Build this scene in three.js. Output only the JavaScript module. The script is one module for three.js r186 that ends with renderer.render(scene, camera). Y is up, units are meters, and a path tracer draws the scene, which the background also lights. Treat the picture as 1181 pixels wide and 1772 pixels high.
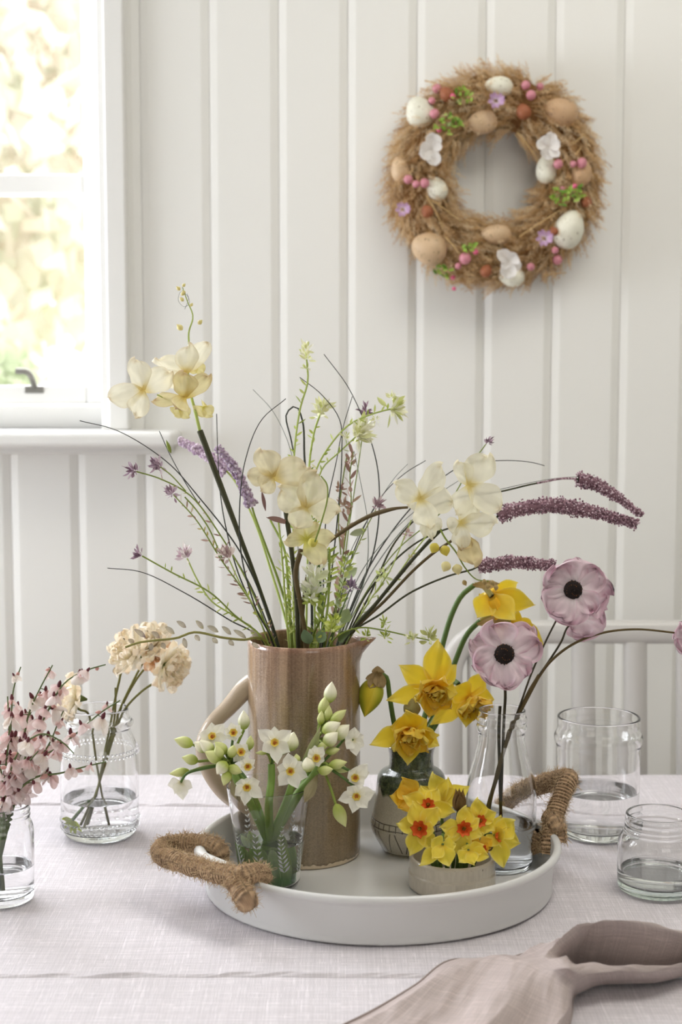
import * as THREE from 'three';
import { mergeGeometries, mergeVertices, toCreasedNormals } from 'three/addons/utils/BufferGeometryUtils.js';
import { RoundedBoxGeometry } from 'three/addons/geometries/RoundedBoxGeometry.js';
import { RectAreaLightUniformsLib } from 'three/addons/lights/RectAreaLightUniformsLib.js';

// ---------------------------------------------------------------- camera, sky, lights, exposure
const scene = new THREE.Scene();
const EYE = new THREE.Vector3(0, 1.286, 1.55), PITCH = 5.5 * Math.PI / 180, FPX = 2500;
const camera = new THREE.PerspectiveCamera(2 * Math.atan(886 / FPX) * 180 / Math.PI, 1181 / 1772, 0.05, 100);
camera.position.copy(EYE); camera.rotation.set(-PITCH, 0, 0);
camera.focus = 1.5; camera.userData.fStop = 5.6;
scene.add(camera);
const renderer = new THREE.WebGLRenderer({ antialias: true });
renderer.toneMapping = THREE.LinearToneMapping;
renderer.toneMappingExposure = 1.17;
renderer.shadowMap.enabled = true;
scene.background = new THREE.Color().setRGB(2.1, 2.04, 1.92);
RectAreaLightUniformsLib.init();
function areaLight(x, y, z, w, h, tx, ty, tz, r, g, b, power) {
  const l = new THREE.RectAreaLight(new THREE.Color().setRGB(r, g, b), power, w, h);
  l.position.set(x, y, z); l.lookAt(tx, ty, tz); scene.add(l);
}
areaLight(-2.24, 1.35, -.12, 1.0, .9, 0, .80, -.62, 0.93, 0.985, 1.08, 9.0);         // daylight through the side window
areaLight(-0.95, 1.78, -0.93, 0.95, 1.1, -0.75, 1.2, 1, 0.94, 0.985, 1.07, 6.6);       // daylight through the window in the far wall
areaLight(.70, 2.50, .30, .9, .7, .75, 0, .18, 1.0, 0.975, 0.90, 3.9);               // overhead fill, added with the unseen panel below the ceiling
const sun = new THREE.DirectionalLight(new THREE.Color().setRGB(1, .97, .94), 1.4);      // lights the garden from over the roof
sun.position.set(-1.6, 5, 0); sun.target.position.set(-2.4, 0, -5); sun.castShadow = true; sun.shadow.radius = 2; sun.shadow.mapSize.set(2048, 2048);
Object.assign(sun.shadow.camera, { left: -9, right: 9, top: 9, bottom: -9, near: .5, far: 40 }); scene.add(sun, sun.target);
// ---------------------------------------------------------------- helpers
function rng(seed) { let a = seed >>> 0; return () => { a |= 0; a = a + 0x6D2B79F5 | 0; let t = Math.imul(a ^ a >>> 15, 1 | a); t = t + Math.imul(t ^ t >>> 7, 61 | t) ^ t; return ((t ^ t >>> 14) >>> 0) / 4294967296; }; }
const R = rng(7);
const rr = (a, b) => a + (b - a) * R();
const V = (x, y, z) => new THREE.Vector3(x, y, z);
const D2R = Math.PI / 180;
const FW = V(0, -Math.sin(PITCH), -Math.cos(PITCH)), UPV = V(0, Math.cos(PITCH), -Math.sin(PITCH));
const ray = (px, py) => V((px - 590.5) / FPX, 0, 0).addScaledVector(UPV, (886 - py) / FPX).add(FW);
const at = (px, py, d) => ray(px, py).multiplyScalar(d).add(EYE);                       // a surveyed point at a depth
const onY = (px, py, y = 0.75) => { const r = ray(px, py); return r.multiplyScalar((y - EYE.y) / r.y).add(EYE); };
const onZ = (px, py, z) => { const r = ray(px, py); return r.multiplyScalar((z - EYE.z) / r.z).add(EYE); };
const used = {};
function numbered(n) { used[n] = (used[n] ?? -1) + 1; return used[n] ? n + '_' + String(used[n]).padStart(3, '0') : n; }
function tag(o, label, category, group, kind) { o.userData = { ...o.userData, label }; if (category) o.userData.category = category; if (group) o.userData.group = group; if (kind) o.userData.kind = kind; return o; }
function thing(name, label, category, pos, group) { const o = new THREE.Group(); o.name = numbered(name); o.position.copy(pos); scene.add(o); return tag(o, label, category, group); }
function mesh(name, g, m, parent) { const o = new THREE.Mesh(g, m); o.name = parent ? name : numbered(name); o.castShadow = o.receiveShadow = true; (parent ?? scene).add(o); return o; }
// geometry given in room coordinates, put under a thing that has only been moved
function part(name, g, m, parent) { const p = V(0, 0, 0); for (let q = parent; q && q !== scene; q = q.parent) p.add(q.position); g.translate(-p.x, -p.y, -p.z); return mesh(name, g, m, parent); }
function structure(o) { o.userData.kind = 'structure'; return o; }
const clean = (g) => { for (const k of Object.keys(g.attributes)) if (!['position', 'normal', 'uv', 'color'].includes(k)) g.deleteAttribute(k); return g; };
function merge(list) {
  const anyC = list.some((g) => g.attributes.color), anyI = list.some((g) => !g.index);
  list = list.map((g) => {
    clean(g); if (anyI && g.index) g = g.toNonIndexed();
    if (anyC && !g.attributes.color) tint(g, 1, 1, 1);
    if (!g.attributes.uv) g.setAttribute('uv', new THREE.BufferAttribute(new Float32Array(g.attributes.position.count * 2), 2));
    return g;
  });
  return mergeGeometries(list);
}
function tint(g, r, gr, b) { const n = g.attributes.position.count, a = new Float32Array(n * 3); for (let i = 0; i < n; i++) { a[i * 3] = r; a[i * 3 + 1] = gr; a[i * 3 + 2] = b; } g.setAttribute('color', new THREE.BufferAttribute(a, 3)); return g; }
const lin = (hex) => new THREE.Color(hex);
function tintHex(g, hex) { const c = lin(hex); return tint(g, c.r, c.g, c.b); }
// colour every vertex by a function of its uv and position
function paint(g, f) { const p = g.attributes.position, u = g.attributes.uv, a = new Float32Array(p.count * 3); for (let i = 0; i < p.count; i++) { const c = f(u ? u.getX(i) : 0, u ? u.getY(i) : 0, p.getX(i), p.getY(i), p.getZ(i)); a[i * 3] = c.r; a[i * 3 + 1] = c.g; a[i * 3 + 2] = c.b; } g.setAttribute('color', new THREE.BufferAttribute(a, 3)); return g; }
function grid(nu, nv, f, closeU = false) {
  const pos = [], uv = [], idx = [];
  for (let j = 0; j <= nv; j++) for (let i = 0; i <= nu; i++) { const p = f(i / nu, j / nv); pos.push(p.x, p.y, p.z); uv.push(i / nu, j / nv); }
  const w = nu + 1;
  for (let j = 0; j < nv; j++) for (let i = 0; i < nu; i++) { const a = j * w + i; idx.push(a, a + 1, a + w, a + 1, a + w + 1, a + w); }
  const g = new THREE.BufferGeometry();
  g.setAttribute('position', new THREE.Float32BufferAttribute(pos, 3)); g.setAttribute('uv', new THREE.Float32BufferAttribute(uv, 2)); g.setIndex(idx); g.computeVertexNormals();
  if (closeU) { const n = g.attributes.normal; for (let j = 0; j <= nv; j++) { const a = j * w, b = a + nu; const s = V(n.getX(a) + n.getX(b), n.getY(a) + n.getY(b), n.getZ(a) + n.getZ(b)).normalize(); n.setXYZ(a, s.x, s.y, s.z); n.setXYZ(b, s.x, s.y, s.z); } }
  return g;
}
// a round stem through points; the radius is a number, [start, end] or a function of 0..1
function tube(pts, rad, seg = 24, sides = 7, ripple) {
  const curve = pts.length === 2 ? new THREE.LineCurve3(...pts) : new THREE.CatmullRomCurve3(pts, false, 'centripetal');
  const fr = curve.computeFrenetFrames(seg, false), P = curve.getSpacedPoints(seg);
  const rf = typeof rad === 'function' ? rad : Array.isArray(rad) ? (t) => rad[0] + (rad[1] - rad[0]) * t : () => rad;
  const g = grid(sides, seg, (u, v) => {
    const j = Math.round(v * seg), a = u * Math.PI * 2, r = rf(v) * (ripple ? ripple(u, v) : 1);
    return P[j].clone().addScaledVector(fr.normals[j], -Math.cos(a) * r).addScaledVector(fr.binormals[j], Math.sin(a) * r);
  }, true);
  const pos = [...g.attributes.position.array], uv = [...g.attributes.uv.array], nor = [...g.attributes.normal.array], idx = [...g.index.array], w = sides + 1;
  for (const [j, s] of [[0, -1], [seg, 1]]) {
    const c = pos.length / 3, t = fr.tangents[j].clone().multiplyScalar(s);
    pos.push(P[j].x, P[j].y, P[j].z); uv.push(.5, j / seg); nor.push(t.x, t.y, t.z);
    for (let i = 0; i < sides; i++) { const a = j * w + i; if (s > 0) idx.push(a, a + 1, c); else idx.push(a + 1, a, c); }
  }
  const o = new THREE.BufferGeometry();
  o.setAttribute('position', new THREE.Float32BufferAttribute(pos, 3)); o.setAttribute('uv', new THREE.Float32BufferAttribute(uv, 2)); o.setAttribute('normal', new THREE.Float32BufferAttribute(nor, 3)); o.setIndex(idx);
  return o;
}
// lathe round a vertical axis; profile of [radius, height]; smooth profile via spline unless sharp
function lathe(profile, seg = 72, smooth = 0) {
  let p = profile.map(([x, y]) => new THREE.Vector2(Math.max(x, 0), y));
  if (smooth) p = new THREE.SplineCurve(p).getPoints(smooth).map((v) => (v.x = Math.max(0, v.x), v));
  return new THREE.LatheGeometry(p, seg);
}
// rounded polyline profile: each corner replaced with a small arc
function roundProfile(pts, r, n = 4) {
  const out = [pts[0]];
  for (let i = 1; i < pts.length - 1; i++) {
    const [a, b, c] = [pts[i - 1], pts[i], pts[i + 1]].map((q) => new THREE.Vector2(...q));
    const k = Math.min(r, a.distanceTo(b) * .45, b.distanceTo(c) * .45), s = b.clone().add(a.clone().sub(b).setLength(k)), e = b.clone().add(c.clone().sub(b).setLength(k));
    for (let j = 0; j <= n; j++) { const t = j / n; out.push([(1 - t) ** 2 * s.x + 2 * t * (1 - t) * b.x + t * t * e.x, (1 - t) ** 2 * s.y + 2 * t * (1 - t) * b.y + t * t * e.y]); }
  }
  out.push(pts[pts.length - 1]); return out;
}
const box = (x0, x1, y0, y1, z0, z1, r = 0) => { const g = r ? new RoundedBoxGeometry(x1 - x0, y1 - y0, z1 - z0, 2, r) : new THREE.BoxGeometry(x1 - x0, y1 - y0, z1 - z0); return g.translate((x0 + x1) / 2, (y0 + y1) / 2, (z0 + z1) / 2); };
// value noise, smooth
const hash3 = (x, y, z) => { let h = Math.imul(x, 374761393) ^ Math.imul(y, 668265263) ^ Math.imul(z, 2147483647 ^ 0x5bd1e995); h = Math.imul(h ^ h >>> 13, 1274126177); return ((h ^ h >>> 16) >>> 0) / 4294967296; };
function noise(x, y = 0, z = 0) {
  const X = Math.floor(x), Y = Math.floor(y), Z = Math.floor(z), f = (t) => t * t * (3 - 2 * t), a = f(x - X), b = f(y - Y), c = f(z - Z), L = (p, q, t) => p + (q - p) * t;
  return L(L(L(hash3(X, Y, Z), hash3(X + 1, Y, Z), a), L(hash3(X, Y + 1, Z), hash3(X + 1, Y + 1, Z), a), b), L(L(hash3(X, Y, Z + 1), hash3(X + 1, Y, Z + 1), a), L(hash3(X, Y + 1, Z + 1), hash3(X + 1, Y + 1, Z + 1), a), b), c) * 2 - 1;
}
function texture(w, h, f, srgb = true) {
  const d = new Uint8Array(w * h * 4);
  for (let y = 0; y < h; y++) for (let x = 0; x < w; x++) { const c = f(x, y); const k = (y * w + x) * 4; d[k] = c[0]; d[k + 1] = c[1] ?? c[0]; d[k + 2] = c[2] ?? c[0]; d[k + 3] = 255; }
  const t = new THREE.DataTexture(d, w, h); t.wrapS = t.wrapT = THREE.RepeatWrapping; t.magFilter = THREE.LinearFilter; t.minFilter = THREE.LinearMipmapLinearFilter; t.generateMipmaps = true;
  if (srgb) t.colorSpace = THREE.SRGBColorSpace; t.needsUpdate = true; return t;
}
const std = (o) => new THREE.MeshStandardMaterial({ side: THREE.DoubleSide, ...o });
const phys = (o) => new THREE.MeshPhysicalMaterial({ side: THREE.DoubleSide, ...o });
const petalMat = (color, o = {}) => phys({ color, vertexColors: true, roughness: .75, transmission: .38, thickness: 0, ...o });
const glassMat = phys({ color: 0xffffff, transmission: 1, thickness: .004, roughness: 0, ior: 1.5, attenuationColor: new THREE.Color(.80, .94, .86), attenuationDistance: .09, side: THREE.FrontSide });
const clearGlass = phys({ color: 0xffffff, transmission: 1, thickness: .003, roughness: 0, ior: 1.5, attenuationColor: new THREE.Color(.93, .98, .95), attenuationDistance: .1, side: THREE.FrontSide });
const waterMat = phys({ color: 0xffffff, transmission: 1, thickness: .05, roughness: 0, ior: 1.333, side: THREE.FrontSide });
// turn geometry that grows along +y so that it starts at p and runs along dir, its +z side towards face
function aim(g, p, dir, face = V(0, 0, 1)) {
  const y = dir.clone().normalize(), x = new THREE.Vector3().crossVectors(y, face); if (x.lengthSq() < 1e-6) x.set(1, 0, 0); x.normalize(); const z = new THREE.Vector3().crossVectors(x, y);
  return g.applyMatrix4(new THREE.Matrix4().makeBasis(x, y, z).setPosition(p));
}
const facing = (yaw, pitch) => V(Math.sin(yaw * D2R) * Math.cos(pitch * D2R), Math.sin(pitch * D2R), Math.cos(yaw * D2R) * Math.cos(pitch * D2R));

// ---------------------------------------------------------------- the room
const WALL = -0.78;
const paintMat = std({ color: new THREE.Color().setRGB(.87, .86, .82), roughness: .55 });
const trimMat = std({ color: new THREE.Color().setRGB(.83, .82, .79), roughness: .42 });
const plaster = std({ color: new THREE.Color().setRGB(.82, .81, .78), roughness: .9 });
const floorMat = std({ color: new THREE.Color().setRGB(.42, .33, .25), roughness: .6 });
structure(mesh('floor', box(-2.45, 2.35, -.06, 0, -.95, 3.1), floorMat));
structure(mesh('ceiling', box(-2.45, 2.35, 2.55, 2.65, -.95, 3.1), plaster));
const sage = std({ color: new THREE.Color().setRGB(.36, .37, .34), roughness: .9 });
structure(mesh('wall_right', box(2.2, 2.35, 0, 2.55, -.95, 3.1), sage));
// walls with a window opening
function holed(axis, a0, a1, t0, t1, [h0, h1, y0, y1]) {
  const b = axis === 'x' ? (p, q, r, s) => box(p, q, r, s, t0, t1) : (p, q, r, s) => box(t0, t1, r, s, p, q);
  return merge([b(a0, h0, 0, 2.55), b(h1, a1, 0, 2.55), b(h0, h1, 0, y0), b(h0, h1, y1, 2.55)]);
}
const SILL = onZ(100, 747, -.69).y;
const WX1 = onZ(177, 400, -.80).x, WX0 = -1.42, WTOP = 2.3, JAMB = .03;
const backWall = new THREE.Group(); backWall.name = 'wall_back'; scene.add(structure(backWall));
mesh('backing', holed('x', -2.45, 2.35, -.95, WALL - .018, [WX0, WX1 + .001, SILL, WTOP]), plaster, backWall);
{ // tongue-and-groove boards with bevelled edges
  const pitch = .1091, gx = onZ(720, 500, WALL).x, k0 = Math.floor((-2.3 - gx) / pitch), bev = .0115, dep = .0034;
  const prof = (w) => { const s = new THREE.Shape(); s.moveTo(.0003, -.018); s.lineTo(w - .0003, -.018); s.lineTo(w - .0003, -dep); s.lineTo(w - bev, -.0004); s.quadraticCurveTo(w - bev - .0012, 0, w - bev - .0028, 0); s.lineTo(bev + .0028, 0); s.quadraticCurveTo(bev + .0012, 0, bev, -.0004); s.lineTo(.0003, -dep); return s; };
  const turned = (x, w, y0, y1) => { const g = new THREE.ExtrudeGeometry(prof(w), { depth: y1 - y0, bevelEnabled: false }); const p = g.attributes.position; for (let i = 0; i < p.count; i++) { const a = p.getX(i), b = p.getY(i), c = p.getZ(i); p.setXYZ(i, x + a, y0 + (y1 - y0) - c, WALL + b); } g.deleteAttribute('normal'); const n = g.index ? g.toNonIndexed() : g; n.computeVertexNormals(); return mesh('board', n, paintMat, backWall); };
  for (let k = k0; k < 22; k++) {
    const x = gx + k * pitch; if (x > 2.2 || x + pitch < -2.3) continue;
    const over = x + pitch > WX0 && x < WX1;
    if (!over) { turned(x, pitch, 0, 2.55); continue; }
    turned(x, pitch, 0, SILL - .02);
    turned(x, pitch, WTOP, 2.55);
    if (x + pitch > WX1 + .002) turned(WX1, x + pitch - WX1, SILL, WTOP);
    else if (x < WX0) turned(x, WX0 - x, SILL, WTOP);
  }
}
{ // the window in the far wall: lining, architrave, sash with a glazing bar, panes, sill board and stay
  const w = new THREE.Group(); w.name = 'window_1'; scene.add(structure(w));
  const zs = -.86, inX = WX1;
  mesh('lining', merge([box(inX, inX + .012, SILL, WTOP, -.95, WALL + .012, .002), box(WX0 - .012, WX0, SILL, WTOP, -.95, WALL + .012, .002), box(WX0, inX, WTOP - .012, WTOP, -.95, WALL + .012, .002)]), trimMat, w);
  const ax0 = onZ(195, 300, WALL + .02).x, ax1 = onZ(218, 300, WALL + .02).x;
  mesh('architrave', box(ax0 - .012, ax1, SILL, WTOP + .04, WALL - .01, WALL + .026, .004), trimMat, w);
  mesh('architrave', box(WX0 - .05, WX0 + .005, SILL, WTOP + .04, WALL - .01, WALL + .026, .004), trimMat, w);
  mesh('architrave', box(WX0 - .05, ax1, WTOP, WTOP + .05, WALL - .01, WALL + .028, .004), trimMat, w);
  const gx1 = onZ(148, 300, zs).x, gTop = 2.24, railB = onZ(60, 699, zs).y, railT = onZ(60, 667, zs).y, barB = onZ(60, 338, zs).y, barT = onZ(60, 303, zs).y, mid = -.93;
  const sash = new THREE.Group(); sash.name = 'sash'; w.add(sash);
  mesh('stile', box(gx1, inX - .002, railB, gTop + .03, zs - .022, zs + .022, .004), trimMat, sash);
  mesh('stile', box(WX0 + .002, WX0 + .05, railB, gTop + .03, zs - .022, zs + .022, .004), trimMat, sash);
  mesh('stile', box(mid - .022, mid + .022, railT, gTop, zs - .022, zs + .021, .004), trimMat, sash);
  mesh('rail', box(WX0 + .05, gx1, railB, railT, zs - .022, zs + .0215, .004), trimMat, sash);
  mesh('rail', box(WX0 + .05, gx1, gTop, gTop + .03, zs - .022, zs + .0215, .004), trimMat, sash);
  mesh('glazing_bar', box(mid + .022, gx1, barB, barT, zs - .02, zs + .019, .005), trimMat, sash);
  mesh('glazing_bar', box(WX0 + .05, mid - .022, barB, barT, zs - .02, zs + .019, .005), trimMat, sash);
  const pane = phys({ color: 0xffffff, transmission: 1, thickness: 0, roughness: 0, ior: 1.5 });
  for (const [a, b] of [[WX0 + .05, mid - .022], [mid + .022, gx1]]) for (const [c, d] of [[railT, barB], [barT, gTop]]) mesh('pane', box(a - .004, b + .004, c - .004, d + .004, zs - .003, zs + .001), pane, w);
  mesh('lower_frame', box(WX0, inX, SILL - .01, railB - .002, -.93, zs + .03, .003), trimMat, w);
  const sx1 = onZ(302, 760, -.68).x, lo = onZ(100, 775, -.68).y;
  mesh('sill_board', merge([box(-1.5, sx1, lo, SILL, -.93, -.675, .009), box(-1.5, sx1 - .012, lo - .014, lo, WALL - .002, WALL + .022, .004)]), trimMat, w);
  const iron = std({ color: 0x8d8a84, roughness: .45, metalness: .6 }), a = onZ(57, 668, zs + .03), b = onZ(28, 642, zs + .04);
  mesh('stay_handle', merge([tube([V(a.x, a.y - .006, a.z - .014), V(a.x, a.y + .012, a.z + .006), V(a.x - .006, b.y - .002, a.z + .012), V(b.x, b.y, a.z + .012)], .0052, 20, 8), box(a.x - .016, a.x + .016, a.y - .012, a.y, zs + .018, zs + .024, .002)]), iron, w);
}
structure(mesh('wall_left', holed('z', -.95, 3.1, -2.45, -2.3, [-.66, .42, .85, 2.2]), plaster));
structure(mesh('wall_front', holed('x', -2.45, 2.35, 2.98, 3.1, [.25, 1.75, .95, 2.3]), sage));
function plainWindow(n, axis, c0, c1, t, y0, y1) {
  const w = new THREE.Group(); w.name = 'window_' + n; scene.add(structure(w));
  const b = (p, q, r, s, d) => axis === 'z' ? box(t - d, t + d, r, s, p, q, .003) : box(p, q, r, s, t - d, t + d, .003), m = (c0 + c1) / 2;
  mesh('window_frame', merge([b(c0, c0 + .05, y0, y1, .03), b(c1 - .05, c1, y0, y1, .03), b(c0, c1, y0, y0 + .05, .03), b(c0, c1, y1 - .05, y1, .03), b(m - .02, m + .02, y0, y1, .025)]), trimMat, w);
  const pane = phys({ color: 0xffffff, transmission: 1, thickness: 0, roughness: 0, ior: 1.5 });
  mesh('pane', b(c0 + .05, m - .02, y0 + .05, y1 - .05, .002), pane, w); mesh('pane', b(m + .02, c1 - .05, y0 + .05, y1 - .05, .002), pane, w);
}
plainWindow(2, 'z', -.66, .42, -2.38, .85, 2.2); plainWindow(3, 'x', .25, 1.75, 3.04, .95, 2.3);  // the front-wall window is unseen, added to help fill the room with light
{ // flat glowing panel added out of view to brighten the table
  const t = thing('added_fill_light', 'flat fill light panel added under the ceiling out of view', 'fill_light', V(.70, 2.55, .30));
  part('frame', merge([box(.23, .25, 2.515, 2.55, -.07, .67, .003), box(1.15, 1.17, 2.515, 2.55, -.07, .67, .003), box(.25, 1.15, 2.515, 2.55, -.07, -.05, .003), box(.25, 1.15, 2.515, 2.55, .65, .67, .003)]), trimMat, t);
  part('glow_panel', box(.25, 1.15, 2.52, 2.53, -.05, .65), std({ color: 0xf4f4f0, emissive: 0xfff8ee, emissiveIntensity: 1.0, roughness: .8 }), t);
}

// ---------------------------------------------------------------- the garden beyond the window
{
  const lawn = std({ color: new THREE.Color().setRGB(.50, .52, .28), roughness: 1 });
  structure(tag(mesh('lawn', grid(30, 30, (u, v) => V(-16 + 24 * u, -.35 + .12 * noise(u * 9, v * 9), -1.6 - 20 * v)), lawn), 'pale green lawn seen out of focus through the window'));
  const leafMat = phys({ vertexColors: true, roughness: 1, transmission: .5, thickness: 0 }), barkMat = std({ color: 0x9a8468, roughness: .9 });
  const leaf = () => { const g = new THREE.BufferGeometry(); g.setAttribute('position', new THREE.Float32BufferAttribute([0, 0, 0, .5, .45, .06, 0, 1, 0, -.5, .45, .06], 3)); g.setIndex([0, 1, 2, 0, 2, 3]); g.computeVertexNormals(); return g; };
  function bush(name, label, cat, x, z, y0, rx, ry, n, size, cols, seed, trunk) {
    const q = rng(seed), t = thing(name, label, cat, V(x, -.3, z)), c = new THREE.InstancedMesh(leaf(), leafMat, n), m = new THREE.Matrix4(), col = new THREE.Color();
    tint(c.geometry, 1, 1, 1); c.name = 'foliage'; c.userData.kind = 'stuff'; c.castShadow = c.receiveShadow = true;
    for (let i = 0; i < n; i++) {
      const a = q() * 6.283, e = Math.acos(2 * q() - 1), r = .55 + .45 * Math.cbrt(q()), k = 1 + .28 * noise(a * 1.3 + seed, e * 2.1, seed);
      const p = V(Math.cos(a) * Math.sin(e) * rx * r * k, y0 + .3 + ry + Math.cos(e) * ry * r * k, Math.sin(a) * Math.sin(e) * rx * r * k);
      m.compose(p, new THREE.Quaternion().setFromEuler(new THREE.Euler(q() * 6, q() * 6, q() * 6)), V(1, 1, 1).multiplyScalar(size * (.7 + .6 * q()))); c.setMatrixAt(i, m);
      col.set(cols[Math.floor(q() * cols.length)]).multiplyScalar(.9 + .2 * q()); c.setColorAt(i, col);
    }
    t.add(c);
    if (trunk) mesh('trunk', tube([V(0, -.15, 0), V(.05, y0 * .5, .02), V(0, y0 + .3 + ry, 0)], [.14, .05], 10, 8), barkMat, t);
    else mesh('stem', tube([V(0, -.1, 0), V(.02, y0 + ry, 0)], [.04, .02], 6, 6), barkMat, t);
  }
  const spring = ['#f7f7f3', '#eff4ea', '#fbf5f1', '#f9f2ec'], green = ['#e6eddc', '#dce6d0', '#eef2e6'], peach = ['#fbf0ea', '#f9eae2', '#f7f3ee'];
  bush('tree', 'pale spring tree out of focus through the upper window panes', 'tree', -3.1, -8.5, 1.2, 1.9, 1.9, 4600, .23, spring, 11, true);
  bush('tree', 'peach-tinted blossoming tree out of focus at the left window edge', 'tree', -4.3, -7.6, 1.0, 1.6, 1.7, 4000, .23, peach, 12, true);
  bush('shrub', 'yellow-green shrub out of focus low behind the right window edge', 'shrub', -2.15, -6.4, 0, .55, .8, 1500, .15, green, 13, false);
  bush('shrub', 'pale green shrub out of focus low behind the middle of the window', 'shrub', -3.2, -7.1, 0, 1.1, .8, 2000, .16, [...green, ...spring], 14, false);
}

// ---------------------------------------------------------------- table, cloth, chair
const TOP = .75;
const zBack = onY(600, 1341, TOP).z, zFront = .72, xL = -1.0, xR = 1.1;
{
  const wood = std({ color: 0x8a6d4f, roughness: .6 });
  const t = thing('dining_table', 'long dining table hidden under the pale linen cloth', 'table', V(.05, 0, (zBack + zFront) / 2));
  part('tabletop', box(xL, xR, TOP - .034, TOP - .004, zBack + .004, zFront, .004), wood, t);
  for (const [x, z] of [[xL + .08, zBack + .1], [xR - .08, zBack + .1], [xL + .08, zFront - .1], [xR - .08, zFront - .1]]) part('leg', box(x - .035, x + .035, 0, TOP - .034, z - .035, z + .035, .005), wood, t);
}
const threads = (() => { const q = rng(5), N = 512, a = Array.from({ length: N }, () => q()), b = Array.from({ length: N }, () => q()); return { N, a, b }; })();
function linenTex(base, amp, seed, bump) {
  const { N, a, b } = threads;
  return texture(N, N, (x, y) => {
    // threads 4 px wide in both directions, some thicker and lighter for part of their run
    const tx = x >> 2, ty = y >> 2, over = (tx + ty) & 1, k = N >> 2, sx = ((x & 3) - 1.5) / 1.5, sy = ((y & 3) - 1.5) / 1.5;
    const slubX = Math.max(0, noise(tx * 7.31 + seed, y * .02) - .35) * 1.4, slubY = Math.max(0, noise(ty * 5.17 + seed * 3, x * .02) - .35) * 1.4;
    const h = (over ? 1 - .5 * sx * sx : 1 - .5 * sy * sy) * .7 + .5 * slubX + .5 * slubY;
    if (bump) { const v = Math.min(255, h * 150); return [v, v, v]; }
    const tone = 1 + amp * ((over ? a[tx % k] : b[ty % k]) - .5) + .5 * amp * (h - .7) + amp * .6 * (slubX + slubY);
    return base.map((c) => Math.max(0, Math.min(255, c * tone)));
  }, !bump);
}
const linenBump = linenTex([128], 0, 1, true);
const clothMap = linenTex([217, 211, 215], .10, 1), napMap = linenTex([184, 170, 166], .09, 9);
for (const t of [linenBump, clothMap, napMap]) t.repeat.set(7, 7);                    // uv in metres, 128 threads in 14 cm
const clothMat = std({ map: clothMap, bumpMap: linenBump, bumpScale: .0005, roughness: .95 });
const napMat = std({ map: napMap, bumpMap: linenBump, bumpScale: .0004, roughness: .95 });
const wrinkle = (x, z) => .0011 * noise(x * 5 + 3, z * 9) + .0007 * noise(x * 14, z * 17 + 5) + .0004 * noise(x * 42, z * 30) + .0009 * Math.max(0, noise(x * 2.2 - z * 6, z * 3 + 9)) - .0014;
{
  const c = thing('tablecloth', 'pale pink-grey linen tablecloth with sewn seams covering the table', 'tablecloth', V(.05, TOP, 0));
  const zs0 = zBack, zs1 = zFront, L = zs1 - zs0, drop = .24, S = L + 2 * drop, W = xR - xL;
  const g = grid(260, 300, (u, v) => {
    const s = v * S - drop, x = xL + W * u; let y, z;
    const r = .012;
    if (s < 0) { z = zs0 - r + .004 * noise(x * 8, s * 3); y = TOP + s; if (s > -r) { const a = (-s / r) * Math.PI / 2; z = zs0 - r * Math.sin(a) ; y = TOP - r + r * Math.cos(a); } }
    else if (s > L) { z = zs1 + r; y = TOP - (s - L); if (s - L < r) { const a = ((s - L) / r) * Math.PI / 2; z = zs1 + r * Math.sin(a); y = TOP - r + r * Math.cos(a); } }
    else { z = zs0 + s; y = TOP + wrinkle(x, z); }
    return V(x, y, z);
  });
  const uv = g.attributes.uv; for (let i = 0; i < uv.count; i++) uv.setXY(i, uv.getX(i) * W, uv.getY(i) * S);
  part('cloth', g, clothMat, c);
  for (const [py, wd] of [[1393, .0035], [1688, .0052]]) {
    const z0 = onY(300, py, TOP).z;
    const sg = grid(420, 10, (u, v) => { const x = xL + W * u, z = z0 + (v - .5) * 2 * wd + .0012 * noise(x * 14, 3), e = Math.sin(v * Math.PI); return V(x, TOP + wrinkle(x, z) - .0006 + e * (.0030 + .0013 * noise(x * 80 + v * 5, py) + .0007 * noise(x * 30, 8)), z); });
    const u2 = sg.attributes.uv; for (let i = 0; i < u2.count; i++) u2.setXY(i, u2.getX(i) * W, u2.getY(i) * .02);
    part('seam', sg, clothMat, c);
  }
}
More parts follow.
